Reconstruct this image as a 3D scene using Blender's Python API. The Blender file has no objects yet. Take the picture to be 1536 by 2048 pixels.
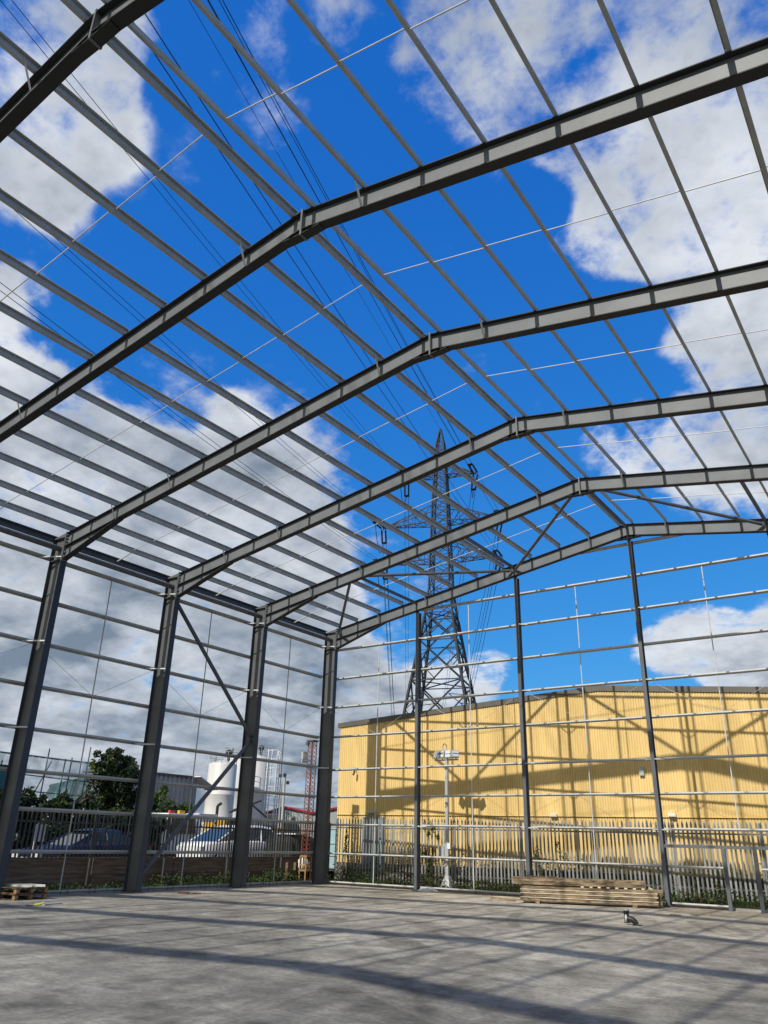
import bpy, math, random
from mathutils import Vector, Matrix
random.seed(7)
R = math.radians
sc = bpy.context.scene
col = sc.collection
V = Vector

# ------------------------------------------------------------------ dimensions
W = 12.748          # eaves to ridge, plan
B = 4.381           # bay
HK, HA = 9.85, 12.02
YG = 5 * B + 0.129  # inner face of gable columns
S1, S2 = 4.007, 8.36
GX = [S1, S2, W, 2 * W - S2]
RD = 0.43           # rafter depth
FY = 0.1            # centre of a frame beyond its near flange edge
def zr(x):
    x = x if x <= W else 2 * W - x
    return HA - (W - x) / W * (HA - HK)

# ------------------------------------------------------------------ mesh builder
class MB:
    def __init__(s):
        s.v = []; s.f = []; s.sm = []; s.mi = []
    def add(s, vs, fs, smooth=False, mi=0):
        n = len(s.v)
        s.v += [tuple(v) for v in vs]
        for f in fs:
            s.f.append(tuple(i + n for i in f)); s.sm.append(smooth); s.mi.append(mi)
    def box(s, c, size, rz=0.0, mi=0, m=None):
        x, y, z = (k / 2 for k in size)
        vs = [V((sx * x, sy * y, sz * z)) for sz in (-1, 1) for sy in (-1, 1) for sx in (-1, 1)]
        M = m if m is not None else Matrix.Rotation(rz, 3, 'Z')
        c = V(c)
        s.add([c + M @ v for v in vs], [(0, 2, 3, 1), (4, 5, 7, 6), (0, 1, 5, 4), (2, 6, 7, 3), (0, 4, 6, 2), (1, 3, 7, 5)], mi=mi)
    def bx(s, x0, x1, y0, y1, z0, z1, mi=0):
        s.box(((x0 + x1) / 2, (y0 + y1) / 2, (z0 + z1) / 2), (abs(x1 - x0), abs(y1 - y0), abs(z1 - z0)), mi=mi)
    def extrude(s, prof, P, Q, a, b, mi=0, smooth=False):
        P, Q, a, b = V(P), V(Q), V(a), V(b)
        n = len(prof)
        vs = [P + a * x + b * y for x, y in prof] + [Q + a * x + b * y for x, y in prof]
        fs = [(i, (i + 1) % n, n + (i + 1) % n, n + i) for i in range(n)]
        s.add(vs, fs, smooth, mi)
        s.add(vs, [tuple(range(n - 1, -1, -1)), tuple(range(n, 2 * n))], False, mi)
    def tube(s, P, Q, r, n=8, r2=None, caps=True, mi=0):
        P, Q = V(P), V(Q)
        d = (Q - P).normalized()
        a = d.orthogonal().normalized(); b = d.cross(a)
        r2 = r if r2 is None else r2
        ang = [2 * math.pi * k / n for k in range(n)]
        vs = [P + (a * math.cos(t) + b * math.sin(t)) * r for t in ang] + [Q + (a * math.cos(t) + b * math.sin(t)) * r2 for t in ang]
        s.add(vs, [(i, (i + 1) % n, n + (i + 1) % n, n + i) for i in range(n)], n > 4, mi)
        if caps:
            s.add(vs, [tuple(range(n - 1, -1, -1)), tuple(range(n, 2 * n))], False, mi)
    def path(s, pts, r, n=6, mi=0):
        pts = [V(q) for q in pts]
        rings = []
        up = None
        for i, q in enumerate(pts):
            d = (pts[min(i + 1, len(pts) - 1)] - pts[max(i - 1, 0)]).normalized()
            a = d.orthogonal().normalized() if up is None else (up - d * up.dot(d)).normalized()
            up = a
            b = d.cross(a)
            rr = r[i] if isinstance(r, (list, tuple)) else r
            rings.append([q + (a * math.cos(2 * math.pi * k / n) + b * math.sin(2 * math.pi * k / n)) * rr for k in range(n)])
        vs = [p for ring in rings for p in ring]
        fs = []
        for i in range(len(pts) - 1):
            for k in range(n):
                fs.append((i * n + k, i * n + (k + 1) % n, (i + 1) * n + (k + 1) % n, (i + 1) * n + k))
        s.add(vs, fs, True, mi)
        m = len(vs)
        s.add(vs, [tuple(range(n - 1, -1, -1)), tuple(range(m - n, m))], False, mi)
    def lathe(s, c, prof, n=24, mi=0, smooth=True):
        c = V(c); m = len(prof)
        vs = [c + V((r * math.cos(2 * math.pi * k / n), r * math.sin(2 * math.pi * k / n), z)) for r, z in prof for k in range(n)]
        fs = [(i * n + k, i * n + (k + 1) % n, (i + 1) * n + (k + 1) % n, (i + 1) * n + k) for i in range(m - 1) for k in range(n)]
        s.add(vs, fs, smooth, mi)
    def leaf(s, c, size, mi=0, flat=0.0):
        d = V((random.gauss(0, 1), random.gauss(0, 1), random.gauss(0, 1) + flat)).normalized()
        a = d.orthogonal().normalized()
        a = (Matrix.Rotation(random.uniform(0, 6.28), 3, d) @ a)
        b = d.cross(a)
        c = V(c); l = size * random.uniform(.7, 1.4); w = l * random.uniform(.35, .6)
        s.add([c - a * l * .5, c + b * w * .5 + d * w * .15, c + a * l * .5, c - b * w * .5 + d * w * .15], [(0, 1, 2), (0, 2, 3)], False, mi)
    def obj(s, name, mats, parent=None, base=None, root=None):
        """one mesh object; vertices are given in world space"""
        me = bpy.data.meshes.new(name)
        o_ = V(base) if base is not None else (root_of(parent).location if parent is not None else V((0, 0, 0)))
        me.from_pydata([tuple(V(v) - o_) for v in s.v], [], s.f)
        me.polygons.foreach_set('use_smooth', s.sm)
        mats = mats if isinstance(mats, (list, tuple)) else [mats]
        for m in mats: me.materials.append(m)
        me.polygons.foreach_set('material_index', s.mi)
        me.update()
        o = bpy.data.objects.new(name, me)
        col.objects.link(o)
        if parent is not None: o.parent = parent
        else: o.location = o_
        return o
def root_of(o):
    while o.parent is not None: o = o.parent
    return o
def thing(name, label, cat, base, group=None):
    o = bpy.data.objects.new(name, None); col.objects.link(o)
    o.empty_display_size = .2
    o.location = base
    return tag(o, label, cat, group)
def tag(o, label, cat, group=None):
    o['label'] = label; o['category'] = cat
    if group: o['group'] = group
    return o
def structure(o, stuff=False):
    o['kind'] = 'stuff' if stuff else 'structure'
    return o
def dup(o, loc, label=None, parent=None):
    c = o.copy(); col.objects.link(c)
    if parent is not None: c.parent = parent
    else: c.location = loc
    if label: c['label'] = label
    for ch in list(o.children): dup(ch, None, None, c)
    return c
def thick(poly, t):
    """closed outline of an open orthogonal polyline given a sheet thickness"""
    def off(sg):
        out = []
        for i, q in enumerate(poly):
            q = V((*q, 0))
            dirs = []
            if i > 0: dirs.append((q - V((*poly[i - 1], 0))).normalized())
            if i < len(poly) - 1: dirs.append((V((*poly[i + 1], 0)) - q).normalized())
            ns = [V((-d.y, d.x, 0)) for d in dirs]
            n = ns[0] if len(ns) == 1 else (ns[0] + ns[1]) / (1 + ns[0].dot(ns[1]))
            r = q + n * t / 2 * sg
            out.append((r.x, r.y))
        return out
    return off(1) + off(-1)[::-1]
def iprof(h, w, tf, tw):
    """I section, a = across flange, b = depth, centred"""
    x, y, u = w / 2, h / 2, tw / 2
    return [(-x, -y), (x, -y), (x, -y + tf), (u, -y + tf), (u, y - tf), (x, y - tf), (x, y), (-x, y), (-x, y - tf), (-u, y - tf), (-u, -y + tf), (-x, -y + tf)]
ORD = ['zeroth', 'first', 'second', 'third', 'fourth', 'fifth', 'sixth', 'seventh', 'eighth', 'ninth', 'tenth', 'eleventh', 'twelfth']

# ------------------------------------------------------------------ materials
def new_mat(name):
    m = bpy.data.materials.new(name); m.use_nodes = True
    nt = m.node_tree; b = nt.nodes['Principled BSDF']
    return m, nt, b
def N(nt, t, **kw):
    n = nt.nodes.new(t)
    for k, v in kw.items(): setattr(n, k, v)
    return n
def mat(name, c, rough=.6, metal=0.0, var=.25, scale=3.0, c2=None, bump=0.0, bscale=40.0, stretch=(1, 1, 1), spec=.5, detail=6, fine=.0, fscale=30.0, lo=.35, hi=.65):
    m, nt, b = new_mat(name)
    L = nt.links.new
    g = N(nt, 'ShaderNodeNewGeometry')
    mp = N(nt, 'ShaderNodeMapping'); mp.inputs['Scale'].default_value = stretch
    L(g.outputs['Position'], mp.inputs['Vector'])
    n1 = N(nt, 'ShaderNodeTexNoise'); n1.inputs['Scale'].default_value = scale; n1.inputs['Detail'].default_value = detail
    L(mp.outputs[0], n1.inputs['Vector'])
    mr = N(nt, 'ShaderNodeMapRange'); mr.inputs[1].default_value = lo; mr.inputs[2].default_value = hi
    L(n1.outputs['Fac'], mr.inputs[0])
    mx = N(nt, 'ShaderNodeMix', data_type='RGBA')
    c2 = c2 or tuple(k * (1 - var) for k in c)
    mx.inputs[6].default_value = (*c, 1); mx.inputs[7].default_value = (*c2, 1)
    L(mr.outputs[0], mx.inputs[0])
    out = mx.outputs[2]
    if fine:
        n3 = N(nt, 'ShaderNodeTexNoise'); n3.inputs['Scale'].default_value = fscale; n3.inputs['Detail'].default_value = 4
        L(mp.outputs[0], n3.inputs['Vector'])
        m3 = N(nt, 'ShaderNodeMapRange'); m3.inputs[1].default_value = .3; m3.inputs[2].default_value = .7
        m3.inputs[3].default_value = 1 - fine; m3.inputs[4].default_value = 1 + fine
        L(n3.outputs['Fac'], m3.inputs[0])
        vm = N(nt, 'ShaderNodeVectorMath', operation='SCALE')
        L(out, vm.inputs[0]); L(m3.outputs[0], vm.inputs['Scale']); out = vm.outputs[0]
    L(out, b.inputs['Base Color'])
    b.inputs['Roughness'].default_value = rough; b.inputs['Metallic'].default_value = metal
    b.inputs['Specular IOR Level'].default_value = spec
    if bump:
        n2 = N(nt, 'ShaderNodeTexNoise'); n2.inputs['Scale'].default_value = bscale; n2.inputs['Detail'].default_value = 5
        L(mp.outputs[0], n2.inputs['Vector'])
        bp = N(nt, 'ShaderNodeBump'); bp.inputs['Strength'].default_value = bump; bp.inputs['Distance'].default_value = .02
        L(n2.outputs['Fac'], bp.inputs['Height']); L(bp.outputs[0], b.inputs['Normal'])
    return m
def leaf_mat(name, c, c2, scale=9.0):
    m, nt, b = new_mat(name); L = nt.links.new
    g = N(nt, 'ShaderNodeNewGeometry')
    n1 = N(nt, 'ShaderNodeTexNoise'); n1.inputs['Scale'].default_value = scale; n1.inputs['Detail'].default_value = 3
    L(g.outputs['Position'], n1.inputs['Vector'])
    mr = N(nt, 'ShaderNodeMapRange'); mr.inputs[1].default_value = .35; mr.inputs[2].default_value = .65
    L(n1.outputs['Fac'], mr.inputs[0])
    mx = N(nt, 'ShaderNodeMix', data_type='RGBA'); mx.inputs[6].default_value = (*c, 1); mx.inputs[7].default_value = (*c2, 1)
    L(mr.outputs[0], mx.inputs[0]); L(mx.outputs[2], b.inputs['Base Color'])
    b.inputs['Roughness'].default_value = .55
    tr = N(nt, 'ShaderNodeBsdfTranslucent'); L(mx.outputs[2], tr.inputs['Color'])
    ms = N(nt, 'ShaderNodeMixShader'); ms.inputs[0].default_value = .3
    L(b.outputs[0], ms.inputs[1]); L(tr.outputs[0], ms.inputs[2])
    L(ms.outputs[0], nt.nodes['Material Output'].inputs['Surface'])
    return m
M = {}
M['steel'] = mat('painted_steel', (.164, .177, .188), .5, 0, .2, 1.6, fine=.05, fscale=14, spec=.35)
M['steel_dark'] = mat('painted_steel_blue', (.095, .108, .125), .45, 0, .2, 2.0, fine=.08, spec=.4)
M['tube'] = mat('painted_tube', (.10, .108, .115), .42, 0, .2, 3.0, spec=.45)
M['galv'] = mat('galvanised', (.46, .47, .44), .55, .0, .18, 3.0, spec=.3)
M['galv_b'] = mat('galvanised_bright', (.60, .615, .60), .45, .05, .15, 5.0)
M['bolt'] = mat('zinc_bolt', (.7, .72, .72), .3, .6, .1)
M['yellow'] = mat('yellow_cladding', (.80, .59, .245), .55, 0, .10, .9, c2=(.66, .475, .185), fine=.06, fscale=9, spec=.3, stretch=(1, 1, .18))
M['verge'] = mat('brown_flashing', (.12, .112, .09), .5, 0, .2, 2.0)
M['brick'] = mat('dark_plinth', (.10, .075, .06), .9, 0, .4, 6.0)
M['door'] = mat('blue_grey_door', (.22, .28, .33), .5, 0, .12, 1.5)
M['white'] = mat('white_paint', (.80, .80, .79), .4, 0, .1, 1.5, fine=.04)
M['silo'] = mat('silo_white', (.66, .65, .62), .45, 0, .14, .8, stretch=(1, 1, .25), fine=.03)
M['black'] = mat('black_plastic', (.018, .019, .02), .4, 0, .3, 5.0)
M['dark'] = mat('dark_rubber', (.03, .03, .032), .8, 0, .3, 5.0)
M['glass'] = mat('vehicle_glass', (.02, .03, .04), .05, 0, .1, 1.0, spec=.9)
M['glass_blue'] = mat('windscreen_glass', (.05, .09, .13), .06, 0, .1, 1.0, spec=.9)
M['bluecar'] = mat('blue_car_paint', (.008, .014, .055), .4, .0, .1, 1.0, spec=.5)
M['whitecar'] = mat('white_car_paint', (.80, .81, .82), .2, 0, .05, 1.0, spec=.6)
M['plant'] = mat('plant_yellow', (.72, .44, .04), .45, 0, .35, 3.0, c2=(.45, .26, .04))
M['red'] = mat('red_trim', (.32, .025, .03), .4, 0, .2, 2.0)
M['mast'] = mat('weathered_red_paint', (.27, .045, .035), .6, 0, .4, 2.5, c2=(.20, .09, .055))
M['mast_y'] = mat('rusty_yellow_paint', (.55, .33, .09), .65, 0, .4, 5.0, c2=(.33, .16, .06))
M['shed'] = mat('grey_green_cladding', (.30, .33, .32), .6, 0, .12, .5)
M['shed_rib'] = mat('grey_sheet', (.42, .42, .42), .6, 0, .25, .9, stretch=(1, 1, .4))
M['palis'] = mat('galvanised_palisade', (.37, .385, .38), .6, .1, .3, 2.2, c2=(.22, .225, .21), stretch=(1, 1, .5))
M['palis_d'] = mat('shade_dark_palisade', (.075, .075, .069), .7, 0, .35, 2.2, c2=(.048, .048, .044), stretch=(1, 1, .5))  # left fence misses the sun; that shade is put into this colour
M['rail'] = mat('fence_rail', (.12, .12, .12), .6, .2, .3, 3.0)
M['sleeper'] = mat('old_sleeper', (.23, .16, .105), .9, 0, .45, 2.0, c2=(.11, .078, .055), stretch=(8, .7, 8), bump=.4, bscale=12)
M['wood'] = mat('weathered_timber', (.36, .275, .17), .85, 0, .5, 2.6, c2=(.09, .062, .038), stretch=(1.2, 1.2, 6), fine=.3, fscale=9, bump=.3, bscale=25)
M['wood_l'] = mat('pale_timber', (.78, .71, .56), .85, 0, .25, 4.0, c2=(.58, .50, .37))
M['pallet'] = mat('pallet_wood', (.15, .085, .045), .85, 0, .45, 5.0, c2=(.085, .048, .028))
M['pallet_l'] = mat('pallet_block', (.27, .18, .09), .85, 0, .3, 5.0)
M['rust'] = mat('rusty_bar', (.13, .055, .03), .85, .2, .4, 9.0)
M['conc_l'] = mat('kerb_concrete', (.36, .345, .31), .9, 0, .3, 2.0, fine=.1, bump=.2)
M['lead'] = mat('pylon_steel', (.028, .03, .034), .6, .2, .25, .3)
M['wire'] = mat('conductor', (.025, .027, .04), .5, .3, .1)
M['insul'] = mat('insulator', (.035, .03, .03), .3, 0, .2)
M['pole'] = mat('grey_pole', (.47, .49, .49), .5, .2, .15, 2.0)
M['lampglass'] = mat('lamp_lens', (.65, .68, .68), .12, 0, .2, 9.0)
M['net'] = None
M['teal'] = mat('teal_paint', (.035, .15, .155), .55, 0, .25, 1.0)
M['cyan'] = mat('pale_cyan', (.35, .55, .58), .5, 0, .25, 2.0)
M['tarp'] = mat('dark_sheet', (.045, .048, .045), .7, 0, .4, 2.0)
M['bag'] = mat('plastic_bag', (.70, .69, .66), .5, 0, .2, 9.0)
M['bark'] = mat('bark', (.07, .055, .04), .9, 0, .3, 5.0)
M['amber'] = mat('amber_lens', (.75, .42, .03), .3, 0, .1)
M['redlens'] = mat('red_lens', (.5, .05, .04), .3, 0, .1)
M['lime'] = mat('lime_plastic', (.62, .66, .08), .5, 0, .1)
M['leaf'] = leaf_mat('leaf_mid', (.06, .105, .02), (.03, .055, .012), 3.0)
M['leaf_d'] = leaf_mat('leaf_dark', (.028, .05, .012), (.012, .024, .008), 2.0)
M['leaf_y'] = leaf_mat('leaf_light', (.12, .17, .03), (.06, .10, .02), 3.0)
M['leaf_g'] = leaf_mat('leaf_grey', (.075, .085, .055), (.03, .04, .024), 4.0)
def net_mat(name, c, a):
    m, nt, b = new_mat(name); L = nt.links.new
    b.inputs['Base Color'].default_value = (*c, 1); b.inputs['Roughness'].default_value = .8
    t = N(nt, 'ShaderNodeBsdfTransparent'); ms = N(nt, 'ShaderNodeMixShader')
    g = N(nt, 'ShaderNodeNewGeometry'); n = N(nt, 'ShaderNodeTexNoise'); n.inputs['Scale'].default_value = 1.6
    L(g.outputs['Position'], n.inputs['Vector'])
    mr = N(nt, 'ShaderNodeMapRange'); mr.inputs[1].default_value = .35; mr.inputs[2].default_value = .65
    mr.inputs[3].default_value = a - .15; mr.inputs[4].default_value = a + .15
    L(n.outputs['Fac'], mr.inputs[0]); L(mr.outputs[0], ms.inputs[0])
    L(t.outputs[0], ms.inputs[1]); L(b.outputs[0], ms.inputs[2]); L(ms.outputs[0], nt.nodes['Material Output'].inputs['Surface'])
    return m
M['net'] = net_mat('green_netting', (.05, .30, .22), .7)
M['net_p'] = net_mat('pale_netting', (.30, .42, .42), .4)

def slab_mat():
    m, nt, b = new_mat('power_floated_concrete'); L = nt.links.new
    g = N(nt, 'ShaderNodeNewGeometry')
    def noise(scale, detail, stretch=None, rot=0, dist=0.0):
        n = N(nt, 'ShaderNodeTexNoise'); n.inputs['Scale'].default_value = scale; n.inputs['Detail'].default_value = detail
        n.inputs['Roughness'].default_value = .62; n.inputs['Distortion'].default_value = dist
        mp = N(nt, 'ShaderNodeMapping')
        if stretch: mp.inputs['Scale'].default_value = stretch
        mp.inputs['Rotation'].default_value = (0, 0, rot)
        L(g.outputs['Position'], mp.inputs[0]); L(mp.outputs[0], n.inputs['Vector'])
        return n.outputs['Fac']
    def rng(v, a, b_, c, d):
        r = N(nt, 'ShaderNodeMapRange'); r.inputs[1].default_value = a; r.inputs[2].default_value = b_; r.inputs[3].default_value = c; r.inputs[4].default_value = d
        L(v, r.inputs[0]); return r.outputs[0]
    def mul(a, b_):
        q = N(nt, 'ShaderNodeMath', operation='MULTIPLY'); L(a, q.inputs[0]); L(b_, q.inputs[1]); return q.outputs[0]
    big = rng(noise(.16, 3, None, 0, .6),   .38, .62, .68, 1.14)
    mid = rng(noise(.9, 7, (1, .7, 1), .6, 1.4), .40, .60, .74, 1.16)
    streak = rng(noise(2.4, 8, (1.0, .55, 1), .9, 1.2), .38, .62, .84, 1.12)
    streak2 = rng(noise(5.5, 8, (.45, 1.0, 1), .35, 1.0), .38, .62, .82, 1.14)
    fine = rng(noise(17, 8), .36, .64, .82, 1.16)
    # long curved tyre sweeps: rings about two far points, broken by noise
    fac = mul(mul(big, mid), mul(mul(streak, streak2), fine))
    for cx, cy, sc_, seed in ((-3, -9, 1.05, .2), (25, 21, 1.3, .7), (10, -14, .9, .5)):
        vs = N(nt, 'ShaderNodeVectorMath', operation='SUBTRACT'); vs.inputs[1].default_value = (cx, cy, 0)
        L(g.outputs['Position'], vs.inputs[0])
        ln = N(nt, 'ShaderNodeVectorMath', operation='LENGTH'); L(vs.outputs[0], ln.inputs[0])
        cb = N(nt, 'ShaderNodeCombineXYZ'); L(ln.outputs['Value'], cb.inputs[0]); cb.inputs[1].default_value = seed
        rn = N(nt, 'ShaderNodeTexNoise'); rn.inputs['Scale'].default_value = sc_; rn.inputs['Detail'].default_value = 3; rn.noise_dimensions = '2D'
        L(cb.outputs[0], rn.inputs['Vector'])
        brk = rng(noise(.35, 3, None, seed), .48, .62, 0, 1)
        tr = rng(rn.outputs['Fac'], .54, .62, 0, .36)
        p = mul(tr, brk)
        inv = N(nt, 'ShaderNodeMath', operation='SUBTRACT'); inv.inputs[0].default_value = 1; L(p, inv.inputs[1])
        fac = mul(fac, inv.outputs[0])
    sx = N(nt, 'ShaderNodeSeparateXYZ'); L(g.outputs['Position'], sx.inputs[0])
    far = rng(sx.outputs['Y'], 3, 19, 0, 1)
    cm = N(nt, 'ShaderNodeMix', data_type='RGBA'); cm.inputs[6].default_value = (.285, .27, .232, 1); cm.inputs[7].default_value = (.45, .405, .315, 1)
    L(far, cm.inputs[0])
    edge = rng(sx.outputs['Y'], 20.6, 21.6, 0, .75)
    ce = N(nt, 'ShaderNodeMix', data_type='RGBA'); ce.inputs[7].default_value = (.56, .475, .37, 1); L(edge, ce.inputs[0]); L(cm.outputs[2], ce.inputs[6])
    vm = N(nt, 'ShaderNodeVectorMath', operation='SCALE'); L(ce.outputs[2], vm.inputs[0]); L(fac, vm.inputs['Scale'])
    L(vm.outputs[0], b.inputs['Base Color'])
    b.inputs['Roughness'].default_value = .78; b.inputs['Specular IOR Level'].default_value = .25
    bp = N(nt, 'ShaderNodeBump'); bp.inputs['Strength'].default_value = .25; bp.inputs['Distance'].default_value = .01
    L(noise(30, 6), bp.inputs['Height']); L(bp.outputs[0], b.inputs['Normal'])
    return m
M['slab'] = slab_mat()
M['dirt'] = mat('dirt', (.085, .075, .055), .95, 0, .4, 1.2, c2=(.045, .05, .028), fine=.2, bump=.4, bscale=8)
M['yard'] = mat('yard_hardcore', (.075, .07, .06), .95, 0, .35, .8, fine=.2)

# ------------------------------------------------------------------ camera
cam = bpy.data.cameras.new('camera'); co = bpy.data.objects.new('camera', cam); col.objects.link(co)
yaw, pitch, roll = .6152, .4016, .0256
f = V((-math.sin(yaw) * math.cos(pitch), math.cos(yaw) * math.cos(pitch), math.sin(pitch)))
r = V((math.cos(yaw), math.sin(yaw), 0)); u = r.cross(f)
r2 = r * math.cos(roll) + u * math.sin(roll); u2 = u * math.cos(roll) - r * math.sin(roll)
mw = Matrix((( r2.x, u2.x, -f.x, 20.2531), (r2.y, u2.y, -f.y, -3.4345), (r2.z, u2.z, -f.z, 1.6), (0, 0, 0, 1)))
co.matrix_world = mw
cam.sensor_fit = 'VERTICAL'; cam.sensor_height = 36.0; cam.lens = 36.0 * 1545.49 / 2048
cam.clip_start = .05; cam.clip_end = 6000
sc.camera = co
sc.cycles.max_bounces = 6; sc.cycles.diffuse_bounces = 3; sc.cycles.glossy_bounces = 2
sc.view_settings.view_transform = 'Standard'; sc.view_settings.look = 'None'
sc.view_settings.exposure = 0; sc.view_settings.gamma = 1

# ------------------------------------------------------------------ light: sun behind the viewer, along the building
SUN_EL = math.atan(.805)
sd = V((0.0039, 1, -.805)).normalized()     # direction the light travels
sun = bpy.data.lights.new('sun', 'SUN'); so = bpy.data.objects.new('sun', sun); col.objects.link(so)
so.rotation_euler = sd.to_track_quat('-Z', 'Y').to_euler()
so.location = (0, 0, 60)
sun.energy = 4.2; sun.angle = R(.6); sun.color = (1, .95, .87)

BLOBS = [(-0.627, 0.233, 0.743, 0.092, 1), (-0.633, 0.296, 0.716, 0.074, 1), (-0.687, 0.287, 0.668, 0.06, 0.9), (-0.688, 0.33, 0.647, 0.036, 0.45), (-0.575, 0.267, 0.773, 0.061, 0.9), (-0.686, 0.19, 0.702, 0.089, 1), (-0.231, 0.532, 0.815, 0.095, 0.85), (-0.176, 0.588, 0.789, 0.11, 0.9), (-0.108, 0.654, 0.749, 0.13, 1), (-0.024, 0.65, 0.76, 0.138, 1), (-0.127, 0.726, 0.676, 0.101, 0.85), (-0.065, 0.777, 0.626, 0.119, 0.9), (-0.115, 0.818, 0.564, 0.066, 0.55), (-0.081, 0.864, 0.496, 0.07, 0.6), (-0.293, 0.508, 0.81, 0.066, 0.5), (-0.327, 0.532, 0.781, 0.059, 0.45), (-0.253, 0.608, 0.753, 0.065, 0.6), (-0.192, 0.661, 0.726, 0.059, 0.6), (-0.194, 0.73, 0.655, 0.05, 0.6), (-0.235, 0.712, 0.662, 0.04, 0.4), (0.048, 0.746, 0.665, 0.183, 1), (-0.08, 0.491, 0.868, 0.21, 1), (-0.371, 0.427, 0.825, 0.045, 0.36), (-0.442, 0.387, 0.809, 0.04, 0.24), (-0.474, 0.45, 0.757, 0.043, 0.26), (-0.419, 0.536, 0.733, 0.028, 0.25), (-0.246, 0.662, 0.708, 0.047, -0.9), (-0.181, 0.781, 0.597, 0.051, -0.55), (-0.008, 0.63, 0.777, 0.027, -0.4), (-0.244, 0.855, 0.458, 0.051, 0.75), (-0.195, 0.871, 0.451, 0.058, 0.8), (-0.127, 0.88, 0.459, 0.067, 0.75), (-0.097, 0.907, 0.41, 0.066, 0.7), (-0.176, 0.903, 0.392, 0.04, 0.4), (-0.24, 0.945, 0.223, 0.035, 0.9), (-0.199, 0.954, 0.223, 0.045, 1), (-0.155, 0.966, 0.206, 0.054, 1), (-0.265, 0.939, 0.219, 0.026, 0.6), (-0.181, 0.967, 0.177, 0.035, 0.8), (-0.087, 0.977, 0.195, 0.077, 1), (-0.805, 0.369, 0.465, 0.065, 0.9), (-0.782, 0.427, 0.454, 0.057, 0.9), (-0.758, 0.492, 0.429, 0.053, 0.8), (-0.728, 0.557, 0.4, 0.067, 0.9), (-0.684, 0.597, 0.419, 0.05, 0.7), (-0.81, 0.457, 0.368, 0.125, 1), (-0.753, 0.566, 0.335, 0.115, 1), (-0.675, 0.638, 0.371, 0.069, 0.9), (-0.638, 0.672, 0.375, 0.057, 0.8), (-0.628, 0.705, 0.329, 0.07, 0.9), (-0.7, 0.646, 0.304, 0.131, 1), (-0.616, 0.734, 0.287, 0.051, 0.8), (-0.601, 0.759, 0.252, 0.038, 0.6), (-0.803, 0.55, 0.23, 0.162, 1), (-0.713, 0.676, 0.184, 0.14, 1), (-0.85, 0.514, 0.112, 0.15, 1), (-0.773, 0.631, 0.064, 0.129, 1), (-0.662, 0.717, 0.218, 0.094, 1), (-0.649, 0.751, 0.117, 0.085, 0.9), (-0.586, 0.786, 0.198, 0.041, 0.8), (-0.6, 0.785, 0.155, 0.056, 0.9), (-0.92, 0.325, 0.221, 0.24, 1), (-0.835, 0.549, 0.022, 0.13, 1), (-0.693, 0.72, 0.029, 0.092, 1), (-0.758, 0.338, 0.558, 0.037, 0.55), (-0.779, 0.312, 0.543, 0.041, 0.7), (-0.651, 0.59, 0.478, 0.041, 0.5), (-0.616, 0.638, 0.462, 0.041, 0.42), (-0.598, 0.68, 0.424, 0.035, 0.4), (-0.521, 0.836, 0.172, 0.037, 0.8), (-0.473, 0.861, 0.188, 0.04, 0.8), (-0.444, 0.873, 0.203, 0.025, 0.7), (-0.548, 0.821, 0.163, 0.037, 0.7)]
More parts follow.
